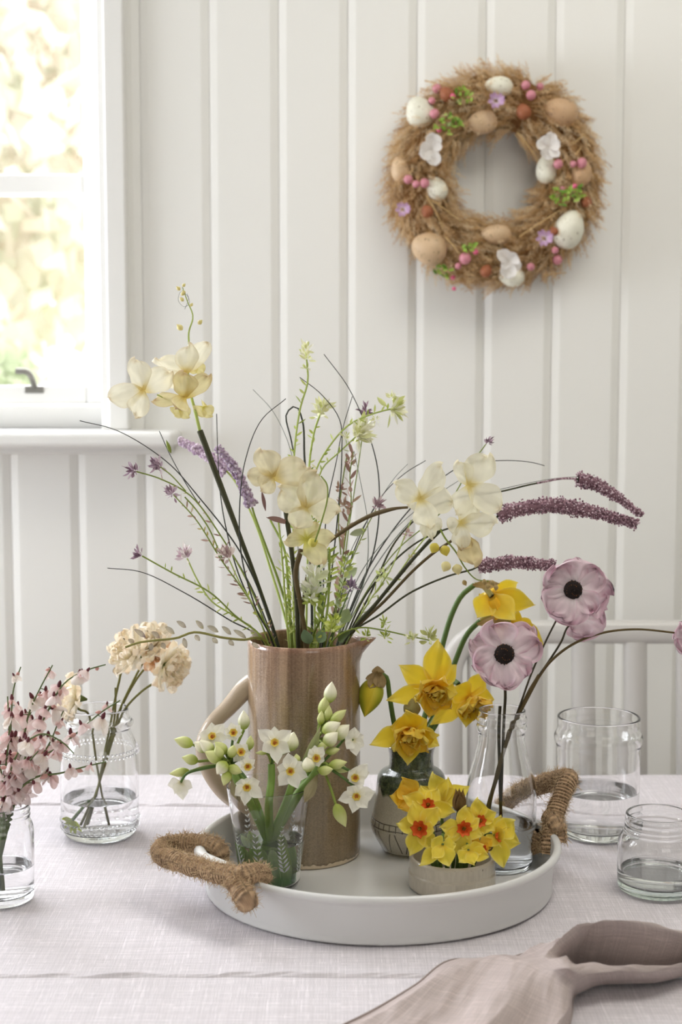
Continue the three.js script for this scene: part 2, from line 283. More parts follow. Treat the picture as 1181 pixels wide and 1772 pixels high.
{ // the chair behind the table
  const zc = zBack - .10, m = std({ color: new THREE.Color().setRGB(.60, .58, .55), roughness: .28 }), X = (px, py = 1250) => onZ(px, py, zc).x, Y = (py) => onZ(1000, py, zc).y;
  const xa = X(784), xb = xa + .475, xm = (xa + xb) / 2, t = thing('chair', 'pale grey painted spindle-back chair standing behind the table', 'chair', V(xm, 0, zc));
  const yr = Y(1084), hR = .034, bw = .032, seatY = .45, rc = .062;
  // hoop: posts bend over into the top rail; a rectangular bar swept along the path
  const path = []; const n = 10;
  path.push([xa, seatY]); path.push([xa, yr - rc - .05]);
  for (let i = 0; i <= n; i++) { const a = Math.PI - i / n * Math.PI / 2; path.push([xa + rc + Math.cos(a) * rc, yr - rc - hR / 2 + Math.sin(a) * rc]); }
  for (let i = 0; i <= n; i++) { const a = Math.PI / 2 - i / n * Math.PI / 2; path.push([xb - rc + Math.cos(a) * rc, yr - rc - hR / 2 + Math.sin(a) * rc]); }
  path.push([xb, yr - rc - .05]); path.push([xb, seatY]);
  const lean = (y) => -.05 * Math.max(0, (y - seatY)) / .45;
  const N = path.length, bar = (w, d) => grid(16, N - 1, (u, v) => {
    const i = Math.round(v * (N - 1)), a = path[Math.max(0, i - 1)], b = path[Math.min(N - 1, i + 1)], tx = b[0] - a[0], ty = b[1] - a[1], l = Math.hypot(tx, ty), q = u * Math.PI * 2, pw = (s) => Math.sign(s) * Math.pow(Math.abs(s), .75), o = [-pw(Math.cos(q)), -pw(Math.sin(q))], nx = -ty / l, ny = tx / l;
    return V(path[i][0] + nx * o[0] * w / 2, path[i][1] + ny * o[0] * w / 2, zc + lean(path[i][1]) + o[1] * d / 2);
  });
  part('back_hoop', bar(hR, .027), m, t);
  const pitch = X(1018) - X(926), x0 = X(926) - pitch;
  for (let i = 0; i < 5; i++) { const x = x0 + i * pitch; if (x > xb - .03) break; const hh = yr - hR + .004 - seatY, g = new THREE.CylinderGeometry(1, 1, hh, 20, 8).scale(.0170, 1, .0115).translate(x, seatY + hh / 2, 0); const p = g.attributes.position; for (let k = 0; k < p.count; k++) p.setZ(k, p.getZ(k) + zc + lean(p.getY(k))); part('back_slat', g, m, t); }
  part('seat', box(xa - .02, xb + .02, seatY - .035, seatY, zc - .02, zc + .42, .012), m, t);
  for (const [x, z] of [[xa, zc], [xb, zc], [xa, zc + .38], [xb, zc + .38]]) part('leg', box(x - .018, x + .018, 0, seatY - .03, z - .018, z + .018, .004), m, t);
  for (const x of [xa, xb]) part('stretcher', box(x - .01, x + .01, .18, .21, zc, zc + .38, .004), m, t);
}
// ---------------------------------------------------------------- tray, jug, vase, pot, glasses
const depth = (p) => p.clone().sub(EYE).dot(FW);
// where a round foot stands whose outline spans pxL..pxR and whose front edge is at pyFront
function stand(pxL, pxR, pyFront, y) {
  const mid = (pxL + pxR) / 2, F = onY(mid, pyFront, y); let r = .05, d = 1.5, c;
  for (let i = 0; i < 6; i++) { c = V(0, y, F.z - r); d = depth(c); r = (pxR - pxL) / 2 * d / FPX; }
  c.x = (mid - 590.5) / FPX * d; return { x: c.x, y, z: c.z, r, d };
}
// outline read off the photograph as [py, half width in px] -> [radius, height]
const outline = (s, list) => list.map(([py, hw]) => { const p = onZ(590.5, py, s.z); return [hw * depth(p) / FPX, p.y - s.y]; });
const TRAY = (() => { const sz = .93, s = stand(358, 953, 1640, TOP); const F = onY(655, 1640, TOP); s.z = F.z - s.r * sz; s.d = depth(V(s.x, TOP, s.z)); s.r = 297.5 * s.d / FPX; s.z = F.z - s.r * sz; s.x = (655.5 - 590.5) / FPX * s.d; s.sz = sz; return s; })();
const FLOORY = TOP + .004;
TRAY.h = onZ(655, 1549, TRAY.z + TRAY.r * TRAY.sz).y - TOP;
const trayC = V(TRAY.x, TOP, TRAY.z);
const tray = thing('serving_tray', 'round white enamelled metal tray with two jute-wrapped handles', 'tray', trayC);
{
  const enamel = phys({ color: new THREE.Color().setRGB(.70, .695, .68), roughness: .34, clearcoat: .25, clearcoatRoughness: .25 });
  const r = TRAY.r, h = TRAY.h, R2 = r + .0045, b = .004;
  const lip = []; for (let i = 0; i <= 12; i++) { const a = -Math.PI * .55 + i / 12 * Math.PI * 1.5; lip.push([R2 + .0005 + Math.cos(a) * .0042, h - .0042 + Math.sin(a) * .0042]); }
  const g = lathe([[0, .001], [r - .012, .001], [r - .003, .0008], [r, .0022], [r + .0006, .0045], [r - .0006, .0068], [r - .0002, .010], [r + .0028, h - .012], ...lip, [R2 - .0035, h - .010], [r - .003, .012], [r - .005, .0065], [r - .010, .0042], [r - .05, b], [0, b]], 144);
  g.scale(1, 1, TRAY.sz); g.computeVertexNormals();
  mesh('basin', g, enamel, tray);
  const jute = std({ map: texture(128, 512, (x, y) => { const k = .72 + .28 * Math.abs(Math.sin(y / 512 * Math.PI * 48 + x * .02)), n = noise(x * .13, y * .31), m = noise(x * .5, y * .04, 4); return [178 * k + 26 * n + 16 * m, 148 * k + 24 * n + 14 * m, 116 * k + 20 * n + 12 * m]; }), roughness: 1 });
  const fuzzMat = std({ color: 0xcbb08a, roughness: 1 });
  const white = std({ color: 0xe9e8e5, roughness: .4 });
  function rope(parent, pts, rad, seed) {
    const len = pts.reduce((s, p, i) => i ? s + p.distanceTo(pts[i - 1]) : 0, 0), q = rng(seed), turns = len / .0034;
    const g = tube(pts, rad, Math.round(len / .0007), 18, (u, v) => (1 - .2 * Math.pow(1 - Math.abs(Math.sin((v * turns + u * 1.3 + .25 * noise(v * 60, seed)) * Math.PI)), 2.2)) * (1 + .10 * noise(u * 4, v * 19, seed) + .05 * noise(u * 9, v * 90, seed)));
    const uv = g.attributes.uv; for (let i = 0; i < uv.count; i++) uv.setXY(i, uv.getX(i), uv.getY(i) * turns / 48);
    const p = part('rope', g, jute, parent);
    const curve = new THREE.CatmullRomCurve3(pts, false, 'centripetal'), fz = [], off = V(0, 0, 0); for (let o = parent; o !== scene; o = o.parent) off.add(o.position);
    for (let i = 0; i < len * 7000; i++) {
      const t = q(), c = curve.getPointAt(t), tan = curve.getTangentAt(t), n = V(q() - .5, q() - .5, q() - .5); n.addScaledVector(tan, -n.dot(tan)).normalize();
      const s = c.clone().addScaledVector(n, rad * .95), d = n.clone().multiplyScalar(.35 + .5 * q()).addScaledVector(tan, (q() - .5) * 2.6).normalize(), l = .003 + .008 * q() * q(), w = V(q() - .5, q() - .5, q() - .5).multiplyScalar(l * .5);
      fz.push(tube([s, s.clone().addScaledVector(d, l * .5).add(w), s.clone().addScaledVector(d, l)], [.00030, .00014], 3, 3));
    }
    const f = part('fibres', merge(fz), fuzzMat, parent); f.userData.kind = 'stuff'; return p;
  }
  const zr = (az) => V(TRAY.x + Math.cos(az) * R2, TOP + h, TRAY.z + Math.sin(az) * R2 * TRAY.sz);
  const k1 = new THREE.Group(); k1.name = 'handle'; tray.add(k1); const k2 = new THREE.Group(); k2.name = 'handle'; tray.add(k2);
  {
    const A = (px, py, y) => onY(px, py, y), Y = TOP + h;
    rope(k1, [A(456, 1516, Y - .004), A(443, 1510, Y + .006), A(418, 1516, Y + .008), A(388, 1513, Y + .006), A(346, 1502, Y + .004), A(305, 1489, Y + .002), A(279, 1478, Y + .001), A(282, 1466, Y + .002), A(306, 1459, Y + .004), A(342, 1460, Y + .006), A(366, 1462, Y + .008), A(380, 1472, Y + .004), A(380, 1488, Y - .006)], .0100, 21);
    rope(k1, [A(404, 1516, Y + .006), A(413, 1528, Y + .001), A(421, 1538, Y - .003), A(428, 1548, Y - .008), A(427, 1549, Y - .013)].map((p, i) => p.add(V(0, 0, [.002, .006, .010, .013, .012][i]))), .0105, 22);
    part('bracket', tube([A(346, 1472, Y + .002), A(352, 1484, Y + .004), A(368, 1492, Y + .004), A(392, 1502, Y + .002)], .0062, 20, 10), white, k1);
  }
  {
    const D = TRAY.d;
    rope(k2, [at(950, 1478, D + .01), at(953, 1456, D + .012), at(957, 1430, D + .02), at(966, 1395, D + .03), at(978, 1362, D + .04), at(986, 1349, D + .048), at(975, 1347, D + .062), at(955, 1352, D + .085), at(925, 1362, D + .11), at(890, 1378, D + .135), at(872, 1395, D + .145), at(862, 1415, D + .15)], .0105, 23);
    rope(k2, [at(950, 1412, D + .025), at(962, 1426, D + .012), at(968, 1442, D + .012), at(966, 1457, D + .01)], .0092, 24);
    rope(k2, [at(934, 1440, D + .03), at(928, 1458, D + .032), at(935, 1474, D + .03)], .0092, 25);
  }
}
const smoothStep = (a, b, x) => { const t = Math.min(1, Math.max(0, (x - a) / (b - a))); return t * t * (3 - 2 * t); };
// glazed jug
const JUG = stand(430, 624, 1507, FLOORY);
const jug = thing('jug', 'tall taupe glazed stoneware jug with streaked glaze and an unglazed foot', 'jug', V(JUG.x, JUG.y, JUG.z));
JUG.h = onZ(527, 1104, JUG.z).y - FLOORY;
{
  const h = JUG.h, r = JUG.r, ro = r * 1.0;
  const map = texture(1024, 1024, (x, y) => {
    const v = y / 1024, u = x / 1024 * 46, nx = x / 1024; // v up
    const band = .022 + .007 * noise(u * .7, 2) + .004 * noise(u * 2.3, 5);
    if (v < band) { const n = noise(x * .2, y * .2) * 6; return [212 + n, 192 + n, 160 + n]; }
    const edge = Math.max(0, 1 - (v - band) / .012);
    const streak = noise(u * 1.1, v * 3.2, 1) * .5 + noise(u * 3.1, v * 2.2, 7) * .35 + noise(u * 7, v * 4.5, 3) * .25;
    const sp = noise(x * .26 + y * .15, y * .26 - x * .15, 2), sp2 = noise(x * .5 - y * .3, y * .46 + x * .3, 8), pale = Math.pow(1 - Math.abs(noise(u * .55 + .3 * noise(v * 5, 3), v * .8, 12)), 9) * smoothStep(.25, .6, v), top = Math.min(1, Math.max(0, (v - .55) / .45));  // pale: upright window reflection painted into the glaze colour
    let c = [133 + 6 * top, 113 - 5 * top, 84 - 1 * top];
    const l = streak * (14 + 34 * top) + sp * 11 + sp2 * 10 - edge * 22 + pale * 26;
    if (v > .965) { const k = (v - .965) / .035; c = [c[0] * (1 - k) + 150 * k, c[1] * (1 - k) + 112 * k, c[2] * (1 - k) + 90 * k]; }
    return [c[0] + l, c[1] + l * .96, c[2] + l * .88].map((q) => Math.max(0, Math.min(255, q)));
  });
  const bump = texture(512, 512, (x, y) => { const n = 128 + 46 * noise(x * .13 + y * .08, y * .13 - x * .08) + 40 * noise(x * .33 - y * .2, y * .33 + x * .2, 3); return [n, n, n]; }, false); bump.repeat.set(2, 1.6);
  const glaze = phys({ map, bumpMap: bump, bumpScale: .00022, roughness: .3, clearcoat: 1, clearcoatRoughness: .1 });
  const t = .0045, prof = [[0, .0015], [r - .006, .001], [r - .002, 0], [r - .0004, .002], [ro, .006]];
  for (let i = 1; i <= 24; i++) prof.push([ro - .0006 * i / 24, .006 + (h - .012) * i / 24]);
  prof.push([ro - .0004, h - .004], [ro - .0014, h - .0008], [ro - .0030, h], [ro - t, h - .0014]);
  for (let i = 0; i <= 10; i++) prof.push([ro - t - .0004, h - .006 - (h - .016) * i / 10]);
  prof.push([0, .009]);
  const g = lathe(prof, 120), p = g.attributes.position, uv = g.attributes.uv;
  for (let i = 0; i < p.count; i++) {
    let x = p.getX(i), y = p.getY(i), z = p.getZ(i); uv.setXY(i, uv.getX(i), y / h);
    const a = Math.atan2(z, x) - .12, k = Math.exp(-(a * a) / .055) * Math.max(0, (y - h * .9) / (h * .1)); // pulled spout on the right
    if (k > 0 && x > 0) { const e = k * k * .016 + k * .004; p.setX(i, x + e); p.setY(i, y + k * k * .002); }
  }
  g.computeVertexNormals();
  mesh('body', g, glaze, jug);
  const Hp = (px, py, dz) => onZ(px, py, JUG.z + dz), hp = [Hp(441, 1182, .0), Hp(424, 1193, .003), Hp(398, 1222, .006), Hp(366, 1256, .009), Hp(352, 1290, .01), Hp(360, 1330, .01), Hp(390, 1372, .006), Hp(444, 1402, .0)];
  const hg = tube(hp, (t2) => .0085 + .0045 * Math.pow(1 - t2, 6) + .005 * Math.pow(t2, 8), 50, 16);
  const hm = phys({ color: 0xb9a58c, roughness: .3, clearcoat: .7, clearcoatRoughness: .12, bumpMap: bump, bumpScale: .0003 });
  part('handle', hg, hm, jug);
}
// green-topped vase
const VASE = stand(671, 765, 1485, FLOORY);
VASE.x = (711.5 - 590.5) / FPX * VASE.d;
const vase = thing('vase', 'small round stoneware vase with green glazed shoulders and incised cream belly', 'vase', V(VASE.x, VASE.y, VASE.z));
{
  const o = outline(VASE, [[1476, 43], [1470, 47], [1455, 57], [1437, 67], [1426, 70], [1416, 69.5], [1400, 66], [1375, 62], [1355, 60], [1343, 58], [1335, 53], [1330, 45], [1326, 39.5], [1318, 38], [1306, 38], [1296, 40], [1290, 42]]);
  const base = o[0][1], h = o[o.length - 1][1];
  const pts = [[0, .001], [o[0][0] - .004, .0], [o[0][0], .001], ...o.slice(1)];
  const outer = new THREE.SplineCurve(pts.slice(2).map(([x, y]) => new THREE.Vector2(x, y))).getPoints(70).map((v) => [v.x, v.y]);
  const inner = outer.slice().reverse().filter((q, i) => i % 4 === 1 && q[1] > .008).map(([x, y]) => [Math.max(.003, x - .004), y]);
  const rim = outer[outer.length - 1];
  const g = lathe([[0, .0008], ...pts.slice(1, 2), ...outer, [rim[0] - .002, rim[1] + .0018], ...inner, [0, .008]], 110), p = g.attributes.position, uv = g.attributes.uv;
  for (let i = 0; i < p.count; i++) uv.setXY(i, uv.getX(i), p.getY(i) / h);
  const yv = (py) => (onZ(711, py, VASE.z).y - VASE.y) / h, ring1 = yv(1411), ring2 = yv(1421), ring3 = yv(1466);
  // incised lines: two rings with short ticks between, and leaning strokes on the belly
  const cut = (u, v) => {
    let d = Math.min(Math.abs(v - ring1 + .004 * noise(u * 30)) / .006, Math.abs(v - ring2 + .004 * noise(u * 30, 4)) / .006, Math.abs(v - ring3) / .006);
    const tk = u * 36, f = tk - Math.floor(tk); if (v < ring1 && v > ring2 - .01) d = Math.min(d, Math.abs(f - .5) / .09);
    const s = u * 24, k = Math.floor(s), e = s - k - .5, vm = (ring2 + ring3) / 2, hh = (ring2 - ring3) * .40; const dv = (v - vm) / hh; if (Math.abs(dv) < 1) d = Math.min(d, Math.abs(e - (k % 2 ? .25 : -.25) * dv) / .075);
    return Math.max(0, 1 - d * d);
  };
  const map = texture(1024, 512, (x, y) => {
    const u = x / 1024, v = y / 512, drip = .58 + .06 * noise(u * 14, 1) + .05 * noise(u * 33, 6), c = cut(u, v), sp = noise(x * .24, y * .24), n2 = noise(x * .06, y * .06, 3);
    const gk = Math.min(1, Math.max(0, (v - drip) / .035)), cream = [198 + 8 * sp, 190 + 8 * sp, 172 + 8 * sp], grn = [74 + 22 * n2 + 24 * sp, 86 + 22 * n2 + 22 * sp, 62 + 14 * n2 + 20 * sp], dk = c * .8;
    return [0, 1, 2].map((i) => Math.max(0, Math.min(255, (cream[i] * (1 - gk) + grn[i] * gk) * (1 - dk * (1 - gk)) + [70, 60, 50][i] * dk * (1 - gk))));
  });
  const bump = texture(1024, 512, (x, y) => { const k = 200 - 180 * cut(x / 1024, y / 512) + 14 * noise(x * .2, y * .2); return [k, k, k]; }, false);
  mesh('body', g, phys({ map, bumpMap: bump, bumpScale: .0012, roughness: .25, clearcoat: .7, clearcoatRoughness: .08 }), vase);
}
// low pot
const POT = stand(707, 858, 1561, FLOORY);
const pot = thing('pot', 'low grey-beige glazed stoneware pot holding yellow narcissi on the tray', 'pot', V(POT.x, POT.y, POT.z));
{
  const h = onZ(782, 1478, POT.z).y - POT.y, r = POT.r, map = texture(512, 256, (x, y) => { const s = noise(x * .3, y * .3), f = hash3(x >> 1, y >> 1, 4) > .9985 ? -90 : 0, n = noise(x * .02, y * .03, 2); return [192 + 6 * s + 6 * n + f, 182 + 6 * s + 6 * n + f, 166 + 6 * s + 6 * n + f].map((q) => Math.max(0, q)); });
  const prof = roundProfile([[0, 0], [r - .002, 0], [r, .003], [r, h - .0175], [r - .0012, h - .0155], [r - .0010, h - .003], [r - .0026, h], [r - .0058, h - .002], [r - .006, .006], [0, .005]], .0022, 4);
  mesh('body', lathe(prof, 96), phys({ map, roughness: .3, clearcoat: .6, clearcoatRoughness: .1 }), pot);
}
// glass vessels: closed wall of glass with water inside
function glassThing(name, label, cat, s, out, wall, foot, waterPy, mat, seg = 96) {
  const t = thing(name, label, cat, V(s.x, s.y, s.z)), o = outline(s, out);
  o[0][1] = Math.max(.0, 0);
  const inner = o.filter((q) => q[1] > foot + .002).map(([x, y]) => [x - wall, y]).reverse(), ri = inner[inner.length - 1][0], top = o[o.length - 1];
  const prof = roundProfile([[0, .0012], [o[0][0] * .8, .0012], [o[0][0], 0], ...o.slice(1), [top[0] - wall * .5, top[1] + wall * .35], ...inner, [ri * .96, foot + .0015], [ri * .8, foot], [0, foot]], .004, 4);
  mesh('glass', lathe(prof, seg), mat ?? clearGlass, t);
  if (waterPy) {
    const wy = onZ(590, waterPy, s.z).y - s.y, at2 = (y) => { const q = inner.slice().reverse(); for (let i = 1; i < q.length; i++) if (q[i][1] >= y) { const k = (y - q[i - 1][1]) / (q[i][1] - q[i - 1][1]); return q[i - 1][0] + (q[i][0] - q[i - 1][0]) * k; } return q[q.length - 1][0]; };
    const w = [[0, foot - .0004], [ri * .8, foot - .0004], [ri * .96, foot + .001], ...inner.slice().reverse().filter((q) => q[1] < wy - .003).map(([x, y]) => [x + .0004, y]), [at2(wy) + .0004, wy + .0010], [at2(wy) - .0018, wy], [0, wy]];
    mesh('water', lathe(roundProfile(w, .003, 3), seg), waterMat, t);
    t.userData.waterY = wy;
  }
  return t;
}
const TUMB = stand(417, 517, 1548, FLOORY);
const tumbler = glassThing('tumbler', 'tapered clear glass tumbler etched with fern sprays and half full of water', 'glass', TUMB, [[1530, 48], [1526, 50], [1480, 57], [1440, 62.5], [1400, 68], [1362, 73.5], [1358, 74]], .0012, .004, 1452);
{ // etched fern sprays standing a hair proud of the glass
  const o = outline(TUMB, [[1530, 49.5], [1358, 74.2]]), rAt = (y) => o[0][0] + (o[1][0] - o[0][0]) * (y - o[0][1]) / (o[1][1] - o[0][1]) + .0003, list = [], h = o[1][1];
  const put = (a, y) => V(Math.cos(a) * rAt(y), y, Math.sin(a) * rAt(y));
  for (let k = 0; k < 9; k++) {
    const a0 = .35 + k * .698, y0 = h * (.16 + .05 * (k % 2)), y1 = h * (.60 + .08 * (k % 3));
    for (let i = 0; i < 11; i++) {
      const t = i / 10, y = y0 + (y1 - y0) * t, a = a0 + .16 * Math.sin(t * 2.2);
      for (const s of [-1, 1]) { const L = (.009 * (1 - t * .75)), b = put(a, y), e = put(a + s * L * .75 / rAt(y), y + L * .8), n = V(b.x, 0, b.z).normalize(), d = e.clone().sub(b), w = new THREE.Vector3().crossVectors(d, n).setLength(L * .16), mid = b.clone().lerp(e, .5).addScaledVector(n, .0002);
        const g = new THREE.BufferGeometry(); g.setAttribute('position', new THREE.Float32BufferAttribute([b, mid.clone().add(w), e, mid.clone().sub(w)].flatMap((q) => [q.x, q.y, q.z]), 3)); g.setIndex([0, 1, 2, 0, 2, 3]); g.computeVertexNormals(); list.push(g); }
    }
  }
  mesh('etched_fern', merge(list), phys({ color: 0xf4f6f4, roughness: .8, transmission: .5, thickness: 0 }), tumbler).userData.kind = 'stuff';
}
const BOT = stand(811, 921, 1516, FLOORY);
const bottle = glassThing('glass_bottle', 'clear milk-bottle shaped glass vase on the tray with pink flowers', 'bottle', BOT, [[1498, 52], [1490, 55.5], [1440, 60], [1392, 62], [1366, 60.5], [1342, 56], [1312, 47.5], [1285, 41.5], [1268, 40], [1262, 43.5], [1256, 44], [1250, 41.5], [1245, 44], [1240, 43.5], [1236, 41], [1228, 41]], .0022, .005, 1424);
const BIG = stand(967, 1100, 1462, TOP + .0006);
const bigJar = glassThing('glass_jar', 'large clear glass jar part filled with water behind the tray at right', 'jar', BIG, [[1441, 63], [1432, 67.5], [1400, 70.5], [1300, 72.5], [1288, 72.5], [1280, 76], [1272, 76.5], [1265, 72.5], [1258, 70.5], [1250, 71.5], [1240, 71]], .003, .008, 1366);
const SMALL = stand(1071, 1204, 1561, TOP + .0006);
const smallJar = glassThing('glass_jar', 'small squat clear glass jar half full of water at the right edge', 'jar', SMALL, [[1540, 64], [1533, 67.5], [1500, 69], [1465, 69], [1452, 67.5], [1444, 63.5], [1438, 58.5], [1434, 58.5], [1430, 56.5], [1426, 58], [1420, 56.5], [1416, 57], [1408, 55.5]], .003, .008, 1503, glassMat);
const MASON = stand(114, 234, 1462, TOP + .0006);
const mason = glassThing('glass_jar', 'clear embossed glass preserving jar with peach flowers behind the pink broom', 'jar', MASON, [[1443, 57], [1436, 62], [1425, 66], [1410, 67], [1330, 67.5], [1300, 67], [1285, 63], [1270, 56], [1260, 53], [1254, 59], [1248, 60], [1242, 54], [1236, 51.5], [1226, 51]], .003, .008, 1378);
{ // raised dots and bands pressed into the jar
  const o = outline(MASON, [[1285, 63.5], [1300, 67], [1412, 67], [1426, 66]]), list = [];
  for (let k = 0; k < 54; k++) for (const [r, y] of [[o[1][0], o[1][1]], [o[1][0] - .0008, o[1][1] + .005], [o[2][0], o[2][1] - .001], [o[3][0], o[3][1]]]) { const a = k / 54 * 6.283 + y * 60; list.push(new THREE.SphereGeometry(.0016, 6, 5).translate(Math.cos(a) * r, y, Math.sin(a) * r)); }
  mesh('embossing', merge(list), clearGlass, mason).userData.kind = 'stuff';
}
const BROOMJ = stand(-52, 58, 1575, TOP + .0006);
const broomJar = glassThing('glass_jar', 'small clear glass jar of pink broom at the left edge of the table', 'jar', BROOMJ, [[1557, 52], [1550, 55], [1500, 57], [1440, 57.5], [1428, 56], [1420, 52], [1414, 50.5], [1410, 52.5], [1406, 50.5], [1402, 52.5], [1398, 50.5], [1393, 51]], .0024, .007, 1497);
{ // the napkin: cross-sections from the near left corner to the far right flap, each a row of points (px, py, height)
  const S = [
    [[560, 1790, .001], [640, 1800, .007], [720, 1812, .005], [800, 1822, .013], [880, 1834, .007], [940, 1842, .009], [965, 1845, .001]],
    [[640, 1752, .001], [705, 1752, .010], [770, 1762, .009], [838, 1772, .018], [905, 1786, .012], [955, 1796, .013], [978, 1802, .001]],
    [[718, 1706, .001], [765, 1698, .012], [820, 1702, .014], [875, 1714, .024], [935, 1732, .020], [975, 1748, .018], [990, 1758, .001]],
    [[782, 1662, .002], [822, 1654, .014], [868, 1660, .018], [915, 1668, .028], [958, 1684, .032], [988, 1702, .026], [996, 1722, .002]],
    [[862, 1664, .004], [905, 1652, .022], [938, 1652, .030], [965, 1658, .036], [986, 1672, .042], [1004, 1692, .028], [1012, 1714, .003]],
    [[905, 1652, .008], [945, 1634, .034], [972, 1634, .038], [988, 1664, .012], [1008, 1668, .032], [1028, 1686, .026], [1038, 1704, .003]],
    [[940, 1648, .012], [975, 1618, .044], [1008, 1608, .050], [1004, 1672, .004], [1040, 1664, .030], [1076, 1682, .024], [1088, 1702, .003]],
    [[1000, 1640, .016], [1030, 1600, .052], [1070, 1592, .058], [1056, 1676, .003], [1086, 1666, .030], [1120, 1684, .022], [1134, 1700, .003]],
    [[1062, 1640, .016], [1090, 1597, .048], [1132, 1595, .052], [1114, 1676, .003], [1134, 1666, .028], [1166, 1680, .018], [1180, 1690, .002]],
    [[1130, 1640, .012], [1152, 1608, .036], [1190, 1612, .038], [1172, 1668, .003], [1194, 1660, .022], [1222, 1670, .012], [1234, 1676, .002]],
    [[1200, 1640, .010], [1226, 1622, .026], [1256, 1628, .026], [1240, 1660, .004], [1262, 1656, .014], [1284, 1660, .010], [1294, 1662, .002]],
  ].map((row) => row.map(([px, py, h]) => onY(px, py, TOP + .0012 + h)));
  const rows = S.map((r) => new THREE.CatmullRomCurve3(r, false, 'centripetal')), NU = 120, NV = 220;
  const cols = []; for (let i = 0; i <= NU; i++) cols.push(new THREE.CatmullRomCurve3(rows.map((c) => c.getPoint(i / NU)), false, 'centripetal'));
  const f = (u, v) => { const p = cols[Math.round(u * NU)].getPoint(v); const e = Math.min(1, Math.min(u, 1 - u) * 9), near = 1 - smoothStep(.25, .5, v), rid = (q) => 1 - Math.abs(q); p.y += (.0020 * noise(u * 9 + v * 5, v * 9, 2) + .0011 * noise(u * 26 + v * 9, v * 22, 5) + near * (.0075 * Math.pow(rid(noise(u * 4.2 - v * 2.6 + 1.3, v * 1.6, 9)), 5) - .004) + (1 - near) * .0045 * Math.pow(rid(noise(u * 5 + v * 2, v * 4, 4)), 5) - (1 - near) * .002) * e; p.y = Math.max(TOP + .0012, p.y); return p; };
  const t = thing('napkin', 'crumpled taupe linen napkin lying on the tablecloth in front of the tray', 'napkin', V(.2, TOP, .3));
  const top = grid(NU, NV, f); const uv = top.attributes.uv; for (let i = 0; i < uv.count; i++) uv.setXY(i, uv.getX(i) * .2, uv.getY(i) * .42);
  part('cloth', top, napMat, t);
  // stitched hem along the long edges and the far end
  const hem = (fn) => tube(Array.from({ length: 60 }, (_, i) => fn(i / 59).add(V(0, .0006, 0))), .0010, 160, 6);
  part('hem', merge([hem((k) => f(0, k)), hem((k) => f(1, k)), hem((k) => f(k, 1))]), napMat, t);
}

// ---------------------------------------------------------------- flowers: petals, stems, sprigs
const mixC = (a, b, t) => a.clone().lerp(b, Math.min(1, Math.max(0, t)));
const smooth = (a, b, x) => { const t = Math.min(1, Math.max(0, (x - a) / (b - a))); return t * t * (3 - 2 * t); };
// a petal grows along +y with its face to +z. L, W in metres; p moves the widest place to the tip, q < 1 makes it rounder
function petal({ L, W, p = 1.3, q = .6, tip = 0, cup = .15, bend = 0, ruffle = 0, freq = 3, phase = 0, nu = 8, nv = 11, base = .16, crease = 0, notch = 0, crinkle = .04 }) {
  return grid(nu, nv, (u, t) => {
    const v = 1 - Math.pow(1 - t, 1.5), e = u * 2 - 1, s0 = Math.pow(Math.max(0, Math.sin(Math.PI * Math.pow(v, p))), q);
    let s = Math.max(s0, base * (1 - v) * (1 - v)); if (tip) s *= 1 - tip * smooth(.55, 1, v); s *= 1 + crinkle * 1.6 * noise(v * 4 + phase, e > 0 ? 3 : 8, phase);
    const x = e * W / 2 * s, th = bend * v; let y, z;
    if (Math.abs(bend) < .01) { y = L * v; z = 0; } else { y = L * Math.sin(th) / bend; z = L * (1 - Math.cos(th)) / bend; }
    z += cup * W * e * e * s * .6 - crease * W * (1 - Math.abs(e)) * s * .3 + ruffle * W * Math.sin(e * freq + phase + v * 2) * v * v * (.35 + .65 * Math.abs(e)) + ruffle * .7 * W * Math.sin(e * freq * 2.3 + phase * 3) * Math.pow(v, 4);
    z += crinkle * W * noise(e * 2.2 + phase, v * 3.4, 2) * smooth(.1, .5, v); y += crinkle * L * 1.2 * noise(e * 2.6, phase * 3, 5) * v * v * v;
    y -= notch * L * (1 - Math.abs(e)) * Math.pow(v, 6);
    return V(x, y, z);
  });
}
// colours of a petal: foot, blade, edge and the strength of its veins
function petalPaint(foot, mid, edge, vein = .08, seed = 0, footTo = .32, edgeAt = .72) {
  const F = lin(foot), M = lin(mid), E = lin(edge);
  return (u, t) => { const v = 1 - Math.pow(1 - t, 1.5), e = Math.abs(u * 2 - 1); let c = mixC(F, M, smooth(0, footTo, v)); c = mixC(c, E, smooth(edgeAt, 1, Math.max(e * .92, v)) * (.55 + .45 * noise(u * 6 + seed, v * 5, seed))); const k = 1 - vein * (.5 + .5 * noise((u - .5) * 16 / (.35 + v), seed, v * 1.5)); return c.multiplyScalar(k); };
}
function group(name, pos, parent) { const g = new THREE.Group(); g.name = name; const off = V(0, 0, 0); for (let o = parent; o && o !== scene; o = o.parent) off.add(o.position); g.position.copy(pos).sub(off); parent.add(g); return g; }
const creamMat = petalMat(0xffffff, { roughness: .7, transmission: .42 });
const yellowMat = petalMat(0xffffff, { roughness: .6, transmission: .35 });
const whiteMat = petalMat(0xffffff, { roughness: .6, transmission: .35 });
const stemDark = std({ color: 0x3a3a20, roughness: .75 }), stemBrown = std({ color: 0x5a4a2a, roughness: .8 }), stemGreen = std({ color: 0x7f8f3a, roughness: .7 }), stemPale = std({ color: 0xa9b861, roughness: .7 }), stemDeep = std({ color: 0x4f6a2c, roughness: .6 });
const bladeMat = std({ color: 0x35372f, roughness: .7 }), bladePale = std({ color: 0x6d7268, roughness: .8 });
const leafMat = phys({ vertexColors: true, roughness: .7, transmission: .25, thickness: 0, side: THREE.DoubleSide });
